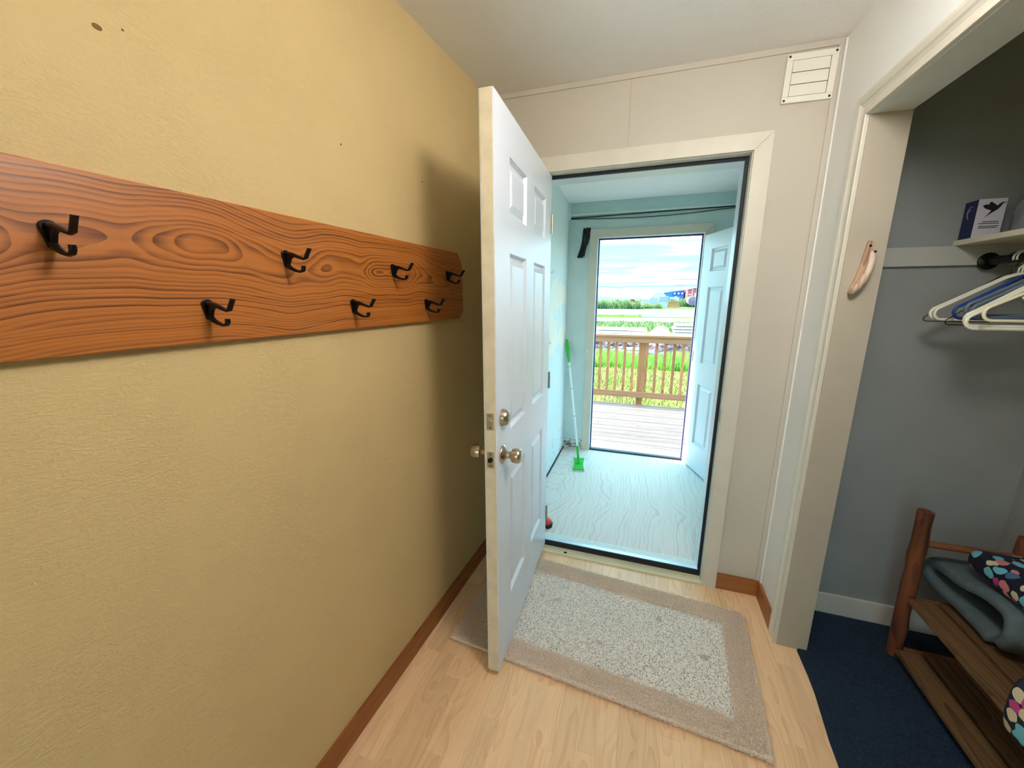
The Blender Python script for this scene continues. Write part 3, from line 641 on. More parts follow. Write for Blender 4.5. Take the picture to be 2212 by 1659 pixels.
# small printed box on the shelf
bxo = thing('cardboard_box', 'small white and navy box with a hummingbird on the closet shelf', 'box', (1.864, -.088, SZ+.0185))
MB().box(.0005,.075,.0005,.060,0,.128).build('carton', plain('white_carton', srgb(206,198,208), .6, var=.04), bxo, .001)
box('side_label', plain('navy_print', srgb(20,34,84), .5, var=.15), (-.0003,.0005,.001,.0595,.001,.127), bxo)
bird = [(.013,.106),(.022,.110),(.030,.108),(.029,.115),(.034,.1175),(.044,.110),(.051,.104),(.056,.110),(.061,.1145),(.073,.115),(.064,.110),(.060,.101),(.054,.092),(.046,.086),(.036,.078),(.024,.066),(.034,.082),(.038,.090),(.028,.093),(.019,.098)]
m_ink = plain('black_print', srgb(12,12,22), .5)
MB().prism(bird, lambda a, c: (a, -.0003, c), lambda a, c: (a, .0006, c)).build('bird_print', m_ink, bxo)
for z_, x0_, x1_ in ((.052,.022,.064),(.046,.012,.066),(.037,.014,.066),(.032,.014,.062)): box('text_line', m_ink, (x0_,x1_,-.0003,.0006,z_,z_+.0022), bxo)
# swirl print on the navy side
for i, (y_, z_, r_) in enumerate(((.026,.088,.016),(.030,.084,.010))):
    MB().tube([(-.0006, y_+r_*math.cos(math.radians(a)), z_+1.3*r_*math.sin(math.radians(a))) for a in range(-70, 120, 15)], .0012, 5).build('swirl_print', plain('pale_print', srgb(150,160,190), .5) if i == 0 else bpy.data.materials['pale_print'], bxo)
# grey wrapped package beside it
pk = MB(); R_, K_ = 12, 9
vsx = []
for i in range(K_+1):
    t_ = i/K_; z_ = .150*t_; s1 = 1-.22*t_**3
    for k in range(24):
        a = 2*PI*k/24; ca, sa = math.cos(a), math.sin(a)
        rx = .118*abs(ca)**.35*(1 if ca > 0 else -1); ry = .12*abs(sa)**.35*(1 if sa > 0 else -1)
        wob = 1+.03*math.sin(5*a+3*t_)+.02*math.sin(9*a-4*t_)
        vsx.append((rx*s1*wob, ry*s1*wob, z_ + (.018*math.cos(3*a) if i == K_ else 0)))
fs = [(i*24+k, i*24+(k+1) % 24, (i+1)*24+(k+1) % 24, (i+1)*24+k) for i in range(K_) for k in range(24)] + [tuple(range(24))[::-1], tuple(K_*24+k for k in range(24))]
o = pk.add(vsx, fs).build('wrapped_package', plain('grey_plastic_wrap', srgb(150,158,160), .3, var=.12, vscale=18, bump=(22,.5,.01)), smooth=True, loc=(2.078,-.175,SZ+.0185))
tag(o, 'lumpy package in grey plastic wrap on the closet shelf', 'package')

# log shoe rack
m_log = wood('peeled_log', srgb(128,72,42), srgb(76,40,22), 'Z', 'X', ring=60, rough=.6, streak=.5, tint=.1, bump=.3)
m_slat = wood('rack_slat_wood', srgb(116,86,54), srgb(72,50,30), 'Y', 'X', ring=90, rough=.55, streak=.5, tint=.12)
m_rung = wood('rack_rung_wood', srgb(140,86,50), srgb(96,54,30), 'X', 'Z', ring=90, rough=.6, streak=.5, tint=.1)
rk = thing('log_rack', 'rustic log rack with plank shelves in the closet', 'rack', (1.878, -.195, .006))
gr = random.Random(4)
def log_post(x, y, h, r):
    pts = []; rs = []
    for i in range(11):
        z = h*i/10; pts.append((x+gr.uniform(-.003,.003)-.012*i/10, y+gr.uniform(-.003,.003), z)); rs.append(r*(1+gr.uniform(-.10,.10)))
    rs[-1] *= .92
    MB().tube(pts, rs, 10).build('post', m_log, rk, smooth=True)
for x, y in ((0,0),(.30,0),(0,-.82),(.30,-.82)): log_post(x, y, .655 if x == 0 else .60, .025)
for z in (.020, .262, .520):
    for y in (0, -.82): MB().tube([(.0,y,z),(.30,y,z)], .014, 8).build('rung', m_rung, rk, smooth=True)
for z in (.036, .278):
    for i in range(4):
        if i == 3: continue
        x0 = -.023+i*.098; 
        MB().box(-.0415,.0415,-.405,.405,0,.018).build('slat', m_slat, rk, .002, loc=(x0+.0415, -.41-.036+.003*i, z))
# slats start just past the far post; the shelf boards rest on the rungs
# grey folded blanket on the upper shelf
cl = [(-.425,.340),(-.36,.346),(-.27,.350),(-.17,.352),(-.115,.362),(-.098,.390),(-.115,.418),(-.17,.432),(-.26,.446),(-.34,.462),(-.415,.474),(-.465,.462),(-.488,.428),(-.484,.388),(-.452,.356)]
def catmull(p, k=4):
    out = []
    for i in range(len(p)-1):
        a, b_, c_, d_ = p[max(i-1,0)], p[i], p[i+1], p[min(i+2,len(p)-1)]
        for j in range(k):
            t = j/k; out.append(tuple(.5*((2*b_[q])+(-a[q]+c_[q])*t+(2*a[q]-5*b_[q]+4*c_[q]-d_[q])*t*t+(-a[q]+3*b_[q]-3*c_[q]+d_[q])*t**3) for q in range(len(b_))))
    return out + [p[-1]]
cc = catmull(cl, 4); mb = MB(); nr = 20; vsx = []
for i, (y, z) in enumerate(cc):
    a = cc[max(i-1,0)]; b_ = cc[min(i+1,len(cc)-1)]; tx = Vector((b_[0]-a[0], b_[1]-a[1])).normalized(); nx = Vector((-tx.y, tx.x))
    th = .024*(.55 if i in (0, len(cc)-1) else 1)
    for k in range(nr):
        an_ = 2*PI*k/nr; ca, sa = math.cos(an_), math.sin(an_)
        of = th*(abs(ca)**.6)*(1 if ca > 0 else -1)*(1+.06*math.sin(i*.7+k)); ox = .085*(abs(sa)**.4)*(1 if sa > 0 else -1)
        vsx.append((2.046+ox+.006*math.sin(i*.35), y+nx.x*of, z+nx.y*of+.002*math.sin(i*.9)-.011))
m_ = len(cc); fs = [(i*nr+k, i*nr+(k+1) % nr, (i+1)*nr+(k+1) % nr, (i+1)*nr+k) for i in range(m_-1) for k in range(nr)] + [tuple(range(nr))[::-1], tuple((m_-1)*nr+k for k in range(nr))]
o = mb.add(vsx, fs).build('folded_blanket', plain('grey_teal_fleece', srgb(88,104,108), .9, var=.12, vscale=40, bump=(140,.4,.004)), smooth='all')
tag(o, 'grey folded fleece blanket on the upper rack shelf', 'blanket')
# patterned bags
m_pat, nt, b = base_mat('navy_fabric_with_colour_blobs')
tc = nt.new('ShaderNodeTexCoord').outputs['Object']
wob = nt.new('ShaderNodeVectorMath', operation='ADD'); nt.l.new(tc, wob.inputs[0])
nn = nt.new('ShaderNodeTexNoise'); nn.inputs['Scale'].default_value = 30; nt.l.new(tc, nn.inputs[0])
ms = nt.new('ShaderNodeVectorMath', operation='SCALE'); nt.l.new(nn.outputs['Color'], ms.inputs[0]); ms.inputs['Scale'].default_value = .022; nt.l.new(ms.outputs[0], wob.inputs[1])
vo = nt.new('ShaderNodeTexVoronoi'); vo.inputs['Scale'].default_value = 27; vo.inputs['Randomness'].default_value = .75; nt.l.new(wob.outputs[0], vo.inputs['Vector'])
sp = nt.new('ShaderNodeSeparateColor'); nt.l.new(vo.outputs['Color'], sp.inputs[0])
pal = nt.ramp(sp.outputs[0], [(0, srgb(210,130,130)), (.2, srgb(110,186,200)), (.42, srgb(206,196,160)), (.6, srgb(190,60,130)), (.72, srgb(232,160,140)), (.86, srgb(70,110,150))], 'CONSTANT')
mk = nt.math('LESS_THAN', vo.outputs['Distance'], .48); mk2 = nt.math('GREATER_THAN', sp.outputs[1], .12)
nt.l.new(nt.mix(nt.math('MULTIPLY', mk, mk2), srgb(16,16,40), pal), b.inputs['Base Color']); b.inputs['Roughness'].default_value = .55
def soft_bag(name, label, dims, loc, rot, seed):
    gx = random.Random(seed); me = MB(); w, d, h = dims; N = 8
    bm = bmesh.new(); bmesh.ops.create_cube(bm, size=1); bmesh.ops.subdivide_edges(bm, edges=bm.edges, cuts=6, use_grid_fill=True)
    for v in bm.verts:
        p = v.co.copy()*2; q = Vector((p.x*(1-.10*abs(p.z)**3), p.y*(1-.05*abs(p.z)**3), p.z*(1-.14*max(abs(p.x),abs(p.y))**4)))
        q += Vector((.03*math.sin(4*p.y+seed), .02*math.sin(5*p.x), .05*math.sin(3*p.x+2*p.y+seed)*(1 if p.z > 0 else .0)))
        v.co = Vector((q.x*w/2, q.y*d/2, q.z*h/2+h/2))
    m = bpy.data.meshes.new(name); bm.to_mesh(m); bm.free(); m.polygons.foreach_set('use_smooth', [True]*len(m.polygons)); m.materials.append(m_pat)
    t = thing(name, label, 'bag', loc, rot); o = bpy.data.objects.new('body', m); C.objects.link(o); o.parent = t
    md = o.modifiers.new('s', 'SUBSURF'); md.levels = 1; md.render_levels = 1
    MB().tube([(-w*.30,-d*.44,h*.93),(w*.0,-d*.46,h*1.0),(w*.30,-d*.44,h*.93)], .004, 6).build('piping', m_pat, t, smooth='all')
    MB().tube([(-w*.3,d*.2,h*.98),(-w*.3,d*.15,h*1.12),(-w*.3,-d*.15,h*1.12),(-w*.3,-d*.2,h*.98)], .006, 6, flat=.4).build('strap', m_pat, t, smooth='all')
    return t
soft_bag('quilted_bag', 'navy bag printed with pink and teal blobs on the grey blanket', (.235,.56,.088), (2.09,-.535,.492), (0,0,0), 1)
soft_bag('quilted_bag', 'navy patterned bag poking past the front edge of the rack', (.22,.20,.20), (1.895,-.855,.303), (0,0,.04), 2)

# ================================================================== PORCH OBJECTS
m_green = plain('green_plastic', srgb(38,190,60), .35, var=.06)
m_wtube = plain('white_enamel_tube', srgb(236,242,242), .3, var=.02)
hx, hy = .308, 1.365
mop = thing('floor_mop', 'green and white flat floor mop leaning in the porch corner', 'mop', (hx, hy, ZF))
ma = math.atan2(.035, .255)
hd = []
for i in range(9):
    t = -1+2*i/8; wx = .052*(.80+.20*t*t); hd.append((t*.128, wx))
def rotm(x, y): return (x*math.cos(ma)-y*math.sin(ma), x*math.sin(ma)+y*math.cos(ma))
poly = [(w, t) for t, w in hd] + [(-w, t) for t, w in hd[::-1]]
MB().prism([rotm(*p) for p in poly], lambda a, c: (a, c, .010), lambda a, c: (a, c, .022)).build('head_plate', m_green, mop, .002)
MB().prism([rotm(*p) for p in ((-.055,-.126),(.055,-.126),(.055,.126),(-.055,.126))], lambda a, c: (a, c, .0005), lambda a, c: (a, c, .0105)).build('pad', m_wtube, mop, .003)
top = Vector((.095-hx, 1.725-hy, 1.085-ZF)); bot = Vector((0, .0, .03))
seg = lambda t: tuple(bot+(top-bot)*t)
MB().lathe([(0,0),(.020,0),(.018,.012),(.010,.020),(0,.021)], (0,0,.0205), n=14).build('swivel', m_green, mop, smooth=True)
MB().tube([seg(.0), seg(.02), seg(.10), seg(.13)], [.010,.012,.011,.0105], 10).build('lower_socket', m_green, mop, smooth=True)
MB().tube([seg(.12), seg(.82)], .0095, 10).build('handle', m_wtube, mop, smooth=True)
for t in (.36, .58, .76): MB().tube([seg(t), seg(t+.006)], .0102, 10).build('joint', m_plate, mop, smooth=True)
MB().tube([seg(.80), seg(.83), seg(.87), seg(.92), seg(.96), seg(.985), seg(1)], [.0105,.012,.017,.019,.015,.011,.006], 12).build('grip', m_green, mop, smooth=True)
MB().tube([seg(.985), tuple(Vector(seg(1))+Vector((0,0,.006)))], .007, 8).build('hang_loop', m_wtube, mop, smooth=True)
ou = thing('wall_switch', 'ivory double switch plate on the porch wall', 'switch', (VX0, 1.046, 1.119))
m_ivory = plain('ivory_plate', srgb(240,236,210), .4, var=.02)
MB().box(0,.006,-.040,.040,-.058,.058).build('cover_plate', m_ivory, ou, .002)
for y in (-.017, .017): MB().hexa([(.006,y-.005,-.012),(.006,y+.005,-.012),(.018,y+.004,-.012),(.018,y-.004,-.012),(.006,y-.005,.010),(.006,y+.005,.010),(.011,y+.004,.004),(.011,y-.004,.004)]).build('toggle', m_ivory, ou, .001)
hk = thing('wall_hook', 'small pale hook high on the porch wall', 'hook', (VX0, 1.02, 1.676))
MB().box(0,.004,-.010,.010,-.03,.03).build('plate', m_wtube, hk, .0015)
MB().tube([(.003,0,-.01),(.018,0,-.024),(.030,0,-.018),(.034,0,-.004)], .004, 8).build('arm', m_wtube, hk, smooth=True)
st = thing('black_straps', 'bundle of black straps hanging beside the outer door casing', 'straps', (.232, VY, 2.065))
m_strap = plain('black_strap', srgb(10,10,18), .6)
for i, (x0, x1, yy, ln) in enumerate(((-.010,-.058,-.006,.235),(.012,-.030,-.016,.235),(.024,-.012,-.026,.225),(.040,.012,-.012,.12))):
    pts = [(x0, yy, .02), (x0-.004, yy-.002, .0), (x0-.010+.01*math.sin(i), yy, -ln*.35), (x0-.006+.3*(x1-x0), yy, -ln*.6), (x1, yy, -ln)]
    MB().tube([q for q in catmull(pts, 3)], [.010,.010,.010,.011,.012,.012,.012,.012,.012,.012,.012,.013,.014], 8, flat=.45).build('strap', m_strap, st, smooth='all')
MB().tube([(.01,0,.012),(.01,-.03,.014)], .003, 6).build('nail', m_plate, st)
def cable(name, label, pts, r):
    o = MB().tube(catmull(pts, 6), r, 6).build(name, m_strap, smooth='all'); tag(o, label, 'cable'); return o
cable('wall_cable', 'black cable stapled straight under the porch header board', [(VX0+.004,VY-.010,2.176),(.5,VY-.012,2.180),(1.0,VY-.010,2.186),(1.5,VY-.010,2.188),(VX1-.004,VY-.01,2.188)], .0042)
cable('wall_cable', 'thin black cable sagging below the straight one on the porch wall', [(VX0+.004,VY-.006,2.172),(.35,VY-.008,2.160),(.7,VY-.007,2.150),(1.05,VY-.007,2.156),(1.4,VY-.006,2.176),(VX1-.004,VY-.006,2.182)], .003)
sb = thing('rubber_shoe', 'red and black shoe mostly hidden behind the open inner door', 'shoe', (.205, .335, ZF), (0, 0, -.25))
so = [(.095,0),(.085,.030),(.04,.042),(-.04,.034),(-.12,.036),(-.15,.02),(-.155,0),(-.15,-.02),(-.12,-.036),(-.04,-.034),(.04,-.042),(.085,-.030)]
MB().prism(so, lambda a, c: (a, c, .0005), lambda a, c: (a, c, .026)).build('sole', m_strap, sb, .004)
up2 = MB()
vsx = []
for s_i, (k_, z_, xs) in enumerate(((.93,.026,0),(.90,.045,-.003),(.78,.062,-.012),(.55,.080,-.04),(.42,.095,-.06))):
    vsx += [(a*k_+xs, c*k_, z_ - (.0 if a < 0 else .012*s_i/4)) for a, c in so]
nS = len(so); fs = [(i*nS+k, i*nS+(k+1) % nS, (i+1)*nS+(k+1) % nS, (i+1)*nS+k) for i in range(4) for k in range(nS)] + [tuple(range(nS))[::-1], tuple(4*nS+k for k in range(nS))]
up2.add(vsx, fs).build('upper', plain('red_rubber', srgb(214,60,48), .45), sb, smooth=True)
for i in range(3): MB().tube([(-.005-.028*i,-.018,.070+.009*i),(-.005-.028*i,.018,.070+.009*i)], .003, 5).build('lace', m_wtube, sb)

# ================================================================== OUTSIDE
DZ, DE = -.080, 3.86
dk = thing('floor_deck', 'pale weathered plank deck outside the porch door', 'deck', kind='structure')
y = VY+.155; k = 0
while y < DE-.02:
    w = .1375; MB().box(-2.3,2.3,-w/2+.0028,w/2-.0028,-.038,0).build('deck_board', m_deck, dk, .003, loc=(.8, y+w/2, DZ-rnd.random()*.002)); y += w; k += 1
for xx in (-1.4, -.2, 1.0, 2.2, 3.0): box('joist', m_rail, (xx, xx+.04, VY+.16, DE, -.26, -.121), dk)
box('rim_board', m_rail, (-1.5, 3.1, DE-.001, DE+.036, -.26, DZ-.002), dk)
rl = thing('deck_railing', 'brown stained wooden deck railing with square balusters', 'railing', (0, DE+.04, -.6))
z_ = .6
MB().box(-1.5,3.1,-.055,.085,z_+.918,z_+.950).build('cap_rail', m_rail, rl, .004)
MB().box(-1.5,3.1,-.040,-.002,z_+.838,z_+.9175).build('top_rail', m_rail, rl, .003)
MB().box(-1.5,3.1,-.040,-.002,z_+.026,z_+.113).build('bottom_rail', m_rail, rl, .003)
for px in (-1.02, .795, 2.61): MB().box(-.045,.045,0,.09,0,z_+.9175).build('post', m_bal, rl, .004, loc=(px,-.001,0))
bx = [.204,.318,.436,.556,.678,.862,.992,1.112,1.230,1.350,1.450]
bx = [bx[0]-.118*i for i in range(13, 0, -1)] + bx + [bx[-1]+.118*i for i in range(1, 14)]
for x in bx:
    if abs(x+1.02) < .065 or abs(x-2.61) < .065: continue
    MB().box(-.019,.019,0,.036,z_+.032,z_+.9175).build('baluster', m_bal, rl, .002, loc=(x,-.001,0))

GZ = -.60
def ground_mat(name, cols, scale, sc2=.25):
    m, nt, b = base_mat(name)
    tc = nt.new('ShaderNodeTexCoord').outputs['Object']
    n1 = nt.noise(nt.mapping(tc, (sc2,1,1)), scale, 6, .65)
    nt.l.new(nt.ramp(n1, [(.3+.4*i/(len(cols)-1), c) for i, c in enumerate(cols)]), b.inputs['Base Color']); b.inputs['Roughness'].default_value = .95
    nt.l.new(nt.bump(n1, .4, .05), b.inputs['Normal']); b.inputs['Specular IOR Level'].default_value = .1
    return m
m_yard = ground_mat('yard_grass_soil', [srgb(104,96,66), srgb(84,88,42), srgb(62,84,30)], 1.6, .6)
m_gravel = ground_mat('pale_wet_gravel', [srgb(62,64,74), srgb(80,81,88), srgb(96,95,99)], .5, .18)
m_road = ground_mat('white_gravel_road', [srgb(112,108,100), srgb(124,120,112)], .8)
m_far = ground_mat('far_meadow', [srgb(46,70,36), srgb(72,88,48)], .2)
o = box('ground', m_yard, (-60, 60, -60, 44, GZ-.3, GZ)); tag(o, 'grassy yard beyond the deck', 'ground', kind='structure')
tag(box('ground_meadow', m_far, (-400, 400, 44, 900, GZ-.3, GZ)), 'flat green land reaching to the horizon', 'ground', kind='structure')
tag(box('road', m_road, (-120, 120, 34.8, 42.5, GZ-.02, GZ+.02)), 'pale gravel road crossing beyond the yard', 'road', kind='structure')
tag(box('gravel_lot', m_gravel, (-90, 90, 45.5, 80, GZ-.02, GZ+.02)), 'grey gravel lot with puddled streaks beyond the road', 'ground', kind='structure')

def grass(name, label, mat, n, xr, yr, hr, wr, seed, clump=0, kind='stuff', cat='grass', thin=None):
    g = np.random.default_rng(seed)
    x = g.uniform(*xr, n); y = g.uniform(*yr, n)
    if clump:
        cx_ = g.uniform(*xr, clump); cy_ = g.uniform(*yr, clump); c = g.integers(0, clump, n)
        x = cx_[c]+g.normal(0, (xr[1]-xr[0])/clump*1.6+.12, n); y = np.clip(cy_[c]+g.normal(0, (yr[1]-yr[0])*.06, n), *yr)
    h = g.uniform(*hr, n)*(.6+.4*np.sin(x*1.3+seed)**2); a = g.uniform(0, 2*PI, n)
    D = np.stack([g.normal(0,.28,n)*h, g.normal(0,.28,n)*h, h], 1); w = g.uniform(*wr, n)
    o = tri_cloud(name, mat, np.stack([x, y, np.full(n, GZ)], 1), D, np.stack([np.cos(a)*w, np.sin(a)*w, 0*a], 1))
    return tag(o, label, cat, kind=kind)
def leaf(name, c1, c2, sc=.8):
    m, nt, b = base_mat(name); tc = nt.new('ShaderNodeTexCoord').outputs['Object']
    nt.l.new(nt.ramp(nt.noise(tc, sc, 4, .7), [(.35, c1), (.65, c2)]), b.inputs['Base Color']); b.inputs['Roughness'].default_value = .7
    b.inputs['Subsurface Weight'].default_value = 0; return m
m_dry = leaf('dry_grass', srgb(150,142,96), srgb(112,138,52), .9)
m_lush = leaf('lush_grass', srgb(86,156,46), srgb(130,164,60), 1.2)
m_weed = leaf('far_weeds', srgb(74,106,66), srgb(112,132,78), .5)
grass('short_grass', 'dry yellowish grass just beyond the deck railing', m_dry, 42000, (-4.0,7.0), (4.0,9.7), (.05,.16), (.006,.014), 1)
grass('tall_grass', 'lush green grass in front of the dirt pile', m_lush, 36000, (-4.5,8.0), (9.95,12.2), (.14,.42), (.008,.018), 2)
grass('verge_grass', 'green grass verge along the near side of the road', m_weed, 16000, (-9,12), (24,33.5), (.12,.42), (.02,.04), 3)
grass('lot_grass', 'thin green grass strip between the road and the gravel lot', m_lush, 5000, (-10,.5), (44.5,49), (.06,.22), (.03,.06), 4)
grass('brush', 'tall green brush along the far left edge of the gravel lot', m_weed, 9000, (-16,-.3), (80.5,86), (.7,2.1), (.07,.16), 5, cat='brush')
grass('brush', 'low green brush in front of the blue tarped stack', m_weed, 3200, (-.2,4.2), (86,92), (.4,1.1), (.06,.13), 6, cat='brush')
grass('brush', 'green brush between the lumber pile and the round tank', m_weed, 4200, (6.8,15.5), (107.5,115), (.8,2.4), (.09,.2), 7, cat='brush')

# dirt pile
g = np.random.default_rng(11); NX, NY = 150, 26
xs = np.linspace(-7, 9, NX); ys = np.linspace(12.95, 15.6, NY); vsx = []; ph = g.uniform(0, 6.28, 12)
for j in range(NY):
    for i in range(NX):
        x, y = xs[i], ys[j]; v = (y-12.95)/2.65; env = math.sin(PI*v)**.7 if 0 < v < 1 else 0
        hgt = .30+.10*math.sin(.9*x+ph[0])+.08*math.sin(2.3*x+ph[1]+y)+.05*math.sin(5.1*x+3*y+ph[2])+.05*math.sin(9.7*x-5*y+ph[3])+g.normal(0,.035)
        vsx.append((x+g.normal(0,.02), y+g.normal(0,.02), GZ-.02+max(.0,hgt)*env))
fs = [(j*NX+i, j*NX+i+1, (j+1)*NX+i+1, (j+1)*NX+i) for j in range(NY-1) for i in range(NX-1)]
o = MB().add(vsx, fs).build('dirt_pile', ground_mat('dark_peaty_soil', [srgb(34,28,32), srgb(64,56,62), srgb(112,104,112)], 3.5, .6))
tag(o, 'low windrow of dark soil beyond the grass', 'dirt pile', kind='stuff')
m_wb = plain('white_board_paint', srgb(196,190,182), .6, var=.05, vscale=3)
m_wb2 = plain('pale_pink_board', srgb(186,146,118), .6, var=.05, vscale=3)
ORD = ['topmost', 'second from top', 'third from top', 'fourth from top', 'fifth from top', 'sixth from top', 'seventh from top', 'lowest']
def boards(n_l, x0, y0, z0, L, w, t, label, group, mat=m_wb, jit=.02):
    for l in range(n_l):
        o = MB().box(-L/2, L/2, -w/2, w/2, 0, t-.03).build('board', mat, bevel=.006, loc=(x0+rnd.uniform(-jit,jit), y0+rnd.uniform(-jit,jit), z0+l*t))
        for k in (-1, 1): MB().box(k*L*.35-.02, k*L*.35+.02, -w/2+.02, w/2-.02, -.03, 0).build('sticker', m_rail, o)
        tag(o, (ORD[n_l-1-l] if l else 'lowest') + ' ' + label, 'board', group)
boards(8, 3.5, 16.1, GZ+.03, 3.0, .60, .127, 'white board in the tall stack at the right beyond the railing', 'boards in the tall white stack', jit=.04)
boards(5, -.62, 17.1, GZ+.03, 1.5, .6, .145, 'white board in the low left stack beyond the railing', 'boards in the low white stack', jit=.06)
boards(4, .42, 18.0, GZ+.03, 1.0, .6, .165, 'white board in the short middle stack beyond the railing', 'boards in the short middle stack', jit=.05)
boards(2, -.25, 16.2, GZ+.03, .5, .3, .20, 'pinkish timber offcut in front of the low white stack', 'pinkish timber offcuts', mat=m_wb2, jit=.03)
boards(3, .48, 12.62, GZ+.03, .58, .3, .108, 'white block lying in front of the dark soil windrow', 'white blocks by the soil', jit=.02)
# white sack with folds
vsx = []; NU, NV = 32, 10
for j in range(NV+1):
    v = j/NV
    for i in range(NU):
        a = 2*PI*i/NU; r = math.sqrt(max(0, 1-v**2.2)) if j < NV else 0
        fold = 1+.05*math.cos(11*a)*(1-v)
        vsx.append((1.46+.52*r*fold*math.cos(a)+.1*v, 17.0+.5*r*fold*math.sin(a), GZ+.86*v**1.05))
fs = [(j*NU+i, j*NU+(i+1) % NU, (j+1)*NU+(i+1) % NU, (j+1)*NU+i) for j in range(NV) for i in range(NU)] + [tuple(range(NU))[::-1]]
o = MB().add(vsx, fs).build('tarp_mound', plain('white_tarp', srgb(186,190,192), .5, var=.04, vscale=6), smooth='all'); tag(o, 'white rounded tarp-covered heap between the board stacks', 'tarp')
for i in range(6):
    xx = 1.30+.13*i; pts = [(xx+.02*math.sin(2*t), 17.0-.5*math.sqrt(max(0,1-((xx-1.46)/.56)**2))*math.sqrt(max(0,1-(t*.55)**2.2))-.012, GZ+.86*t*.55) for t in (.35,.5,.65,.8,.95)]
    MB().tube(pts, .013, 5).build('rib_shading', m_cleat, o)  # thin tubes drawn as shading lines for the ribs of the heap

# far buildings and yard things
rb = thing('metal_building', 'red metal building with a white door on the horizon', 'building', (0, 260, GZ))
m_red = plain('red_siding', srgb(166,70,78), .6, var=.04, vscale=.3); m_roof = plain('grey_roof', srgb(130,120,124), .6)
m_bw = plain('white_trim', srgb(240,240,240), .6)
X0, X1, XR = 24.9, 45.0, 31.4
MB().prism([(X0,0),(X1,0),(X1,7.1),(XR,8.6),(X0,7.4)], lambda a, c: (a, 0, c), lambda a, c: (a, 26, c)).build('wall', m_red, rb)
MB().prism([(X0-.3,7.35),(XR,8.62),(X1+.3,7.05),(X1+.3,7.3),(XR,8.9),(X0-.3,7.62)], lambda a, c: (a, -.4, c), lambda a, c: (a, 26.4, c)).build('roof', m_roof, rb)
box('door', m_bw, (28.8, 31.2, -.12, 0, 0, 5.2), rb); box('corner_trim', m_bw, (27.2, 27.45, -.12, 0, 0, 7.6), rb)
for xx in (25.5, 26.3): box('window', m_bw, (xx, xx+.4, -.1, 0, 4.2, 4.8), rb)
bb_ = thing('metal_building', 'low blue metal building beside the red one', 'building', (0, 275, GZ))
m_blue = plain('light_blue_siding', srgb(34,104,168), .6, var=.04, vscale=.3); m_blue2 = plain('deep_blue_siding', srgb(16,66,146), .6, var=.04, vscale=.3)
MB().prism([(11.2,0),(24.0,0),(24.0,7.2),(11.2,5.6)], lambda a, c: (a, 0, c), lambda a, c: (a, 18, c)).build('wall', m_blue, bb_)
MB().prism([(17.2,4.0),(24.0,4.0),(24.0,7.1),(17.2,6.3)], lambda a, c: (a, -.15, c), lambda a, c: (a, 0, c)).build('upper_band', m_blue2, bb_)
MB().prism([(11.0,5.62),(24.1,7.22),(24.1,7.5),(11.0,5.9)], lambda a, c: (a, -.3, c), lambda a, c: (a, 18.3, c)).build('roof', m_roof, bb_)
for xx in (18.0, 20.4, 22.6): box('window', m_bw, (xx, xx+.9, -.25, -.15, 4.9, 5.8), bb_)
box('door', m_bw, (18.9, 19.7, -.12, 0, 0, 3.6), bb_)
qh = thing('fabric_shelter', 'white arched fabric shelter left of the blue building', 'shelter', (8.0, 230, GZ))
ar = [(4.4*math.cos(PI*i/12), 5.6*math.sin(PI*i/12)) for i in range(13)]
MB().prism(ar, lambda a, c: (a, 0, c), lambda a, c: (a, 14, c)).build('cover', plain('white_fabric', srgb(170,176,180), .6), qh, smooth=True)
box('end_door', plain('dark_opening', srgb(70,70,76), .8), (-4.3,-2.9,-.1,0,.0,2.6), qh)
for i, (x0, w, h, c) in enumerate(((2.0,2.3,1.5,(140,144,160)),(5.5,2.3,1.9,(128,136,150)),(9.0,2.2,1.7,(160,164,170)),(-1.6,2.4,1.3,(146,150,160)))):
    t = thing('pallet_stack', ('pale wrapped pallet stack below the white shelter','grey wrapped pallet stack left of the blue building','white wrapped pallet stack under the blue wall','low pale pallet stack at the end of the brush')[i], 'pallet', (x0, 150, GZ))
    MB().box(0,w*1.4,0,1.6,.15,h*1.5).build('load', plain('wrap_%d' % i, srgb(*c), .5), t, .05); box('pallet', m_wb2, (0,w*1.4,0,1.6,0,.15), t)
# vehicles far away
def truck(x, y, label, c, s=1.0):
    t = thing('pickup_truck', label, 'truck', (x, y, GZ)); m = plain('body_'+label[:8].replace(' ', '_'), srgb(*c), .4)
    MB().prism([(0,.45),(4.8,.45),(4.8,1.1),(3.6,1.2),(3.0,1.85),(1.5,1.85),(1.2,1.15),(0,1.15)], lambda a, q: (a*s, 0, q*s), lambda a, q: (a*s, 1.8*s, q*s)).build('body', m, t, .03)
    MB().prism([(1.45,1.25),(3.15,1.25),(2.9,1.75),(1.6,1.75)], lambda a, q: (a*s, -.02, q*s), lambda a, q: (a*s, 0, q*s)).build('window', m_strap, t)
    for wx in (.9, 3.8): MB().lathe([(0,0),(.4*s,0),(.4*s,.25),(0,.25)], (wx*s, -.03, .4*s), 'Y', 14).build('wheel', m_strap, t)
truck(-6.6, 165, 'small orange-red truck parked near the horizon', (150,50,34), 1.0)
truck(-2.6, 168, 'small blue truck parked beside the orange-red one', (30,64,130), .9)
truck(-12.5, 172, 'small pale truck at the far left of the horizon', (160,150,142), .9)
for i, (x, y, h) in enumerate(((-6.1,170,4.2),(2.2,170,5.6),(7.0,170,5.6))):
    o = MB().tube([(x,y,GZ),(x,y,GZ+h+1.0)], .07, 6).build('light_pole', m_roof); tag(o, ('short thin pole above the parked trucks','thin pole left of the white shelter','thin pole above the white shelter')[i], 'pole')
tk = thing('fuel_tank', 'round purplish grey fuel tank on a dark stand', 'tank', (11.55, 101, GZ))
m_tank = plain('purple_grey_tank', srgb(106,88,114), .45, var=.06, vscale=1)
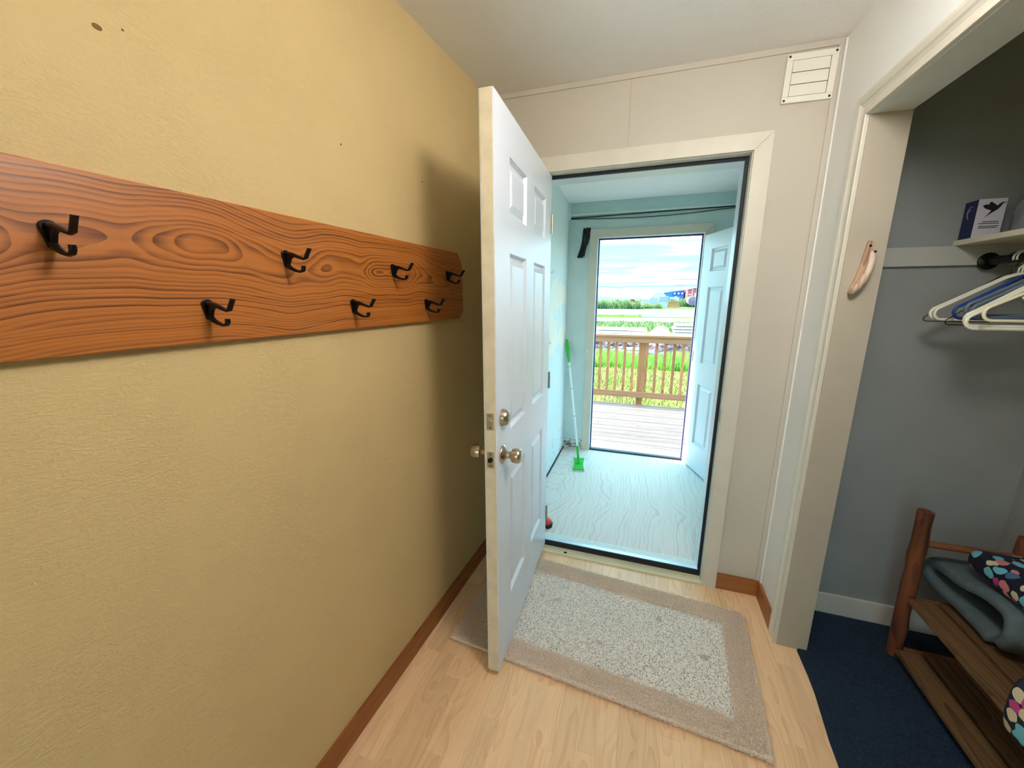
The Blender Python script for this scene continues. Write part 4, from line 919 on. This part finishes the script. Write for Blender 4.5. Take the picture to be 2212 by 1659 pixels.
MB().lathe([(0,-.08),(.7,-.05),(1.05,.0),(1.08,.08),(1.08,5.0),(1.0,5.1),(0,5.15)], (0,0,1.55), 'Y', 28).build('shell', m_tank, tk, smooth=True)
MB().lathe([(1.085,.10),(1.10,.10),(1.10,.9),(1.085,.9)], (0,0,1.55), 'Y', 28).build('lit_rim_band', m_bw, tk, smooth=True)  # white band stands in for the sunlit rim of the tank
for sx in (-.75, .75):
    for yy in (.4, 4.4): box('leg', m_strap, (sx-.09, sx+.09, yy, yy+.18, 0, .95), tk)
box('cross_beam', m_strap, (-.9,.9,.38,.60,.42,.56), tk)
for i in range(4):
    o = MB().box(-1.25,1.25,-.5,.5,0,.36).build('lumber_bundle', plain('orange_lumber_%d' % i, srgb(168-8*i,116-8*i,72-6*i), .6), bevel=.02, loc=(7.15+.05*(-1)**i, 98, GZ+.3605*i)); tag(o, ('bottom','lower middle','upper middle','top')[i]+' bundle of the tan lumber pile near the tank', 'lumber', 'bundles of the lumber pile')
vt_ = thing('tarp_stack', 'blue-white tarped stack beside the tan lumber pile', 'stack', (4.9, 98, GZ))
MB().prism([(-.85,0),(.85,0),(.85,.95),(.4,1.15),(-.5,1.18),(-.85,.9)], lambda a, c: (a, -.6, c), lambda a, c: (a, .6, c)).build('tarp', plain('pale_blue_tarp', srgb(128,150,164), .5, var=.1, vscale=2), vt_, .04)
for z in (.3, .6): box('strap', m_bw, (-.87,.87,-.615,.615,z,z+.04), vt_)
# overhead wires with poles outside the view
pole_m = m_rail
for i, (x, lb) in enumerate(((-34,'wooden utility pole left of the view carrying the wires'), (40,'wooden utility pole right of the view carrying the wires'))):
    t = thing('utility_pole', lb, 'pole', (x, 45.5, GZ)); MB().tube([(0,0,0),(0,0,6.5)], [.16,.12], 10).build('mast', pole_m, t); box('cross_arm', pole_m, (-.06,.06,-.8,.8,4.3,4.45), t)
def wire(label, z0, z1, yo, sag, kink=False):
    pts = [(x, 44.75+yo*.6, z0+(z1-z0)*(x+34)/74-sag*(1-((x-3)/37)**2)) for x in np.linspace(-34, 40, 75)]
    if kink: pts = [(x, y, z-(.2 if abs(x+1.6) < .6 else .06 if abs(x+1.6) < 2 else 0)) for x, y, z in pts]
    o = MB().tube(pts, .026, 4).build('power_line', m_strap); tag(o, label, 'power line')
wire('uppermost of the three thin overhead wires against the sky', 4.6, 4.6, -.6, .75)
wire('middle one of the three thin overhead wires', 4.25, 4.3, .0, .78)
wire('lowest overhead wire with a small dip, just above the horizon', 3.65, 3.6, .6, .80, True)
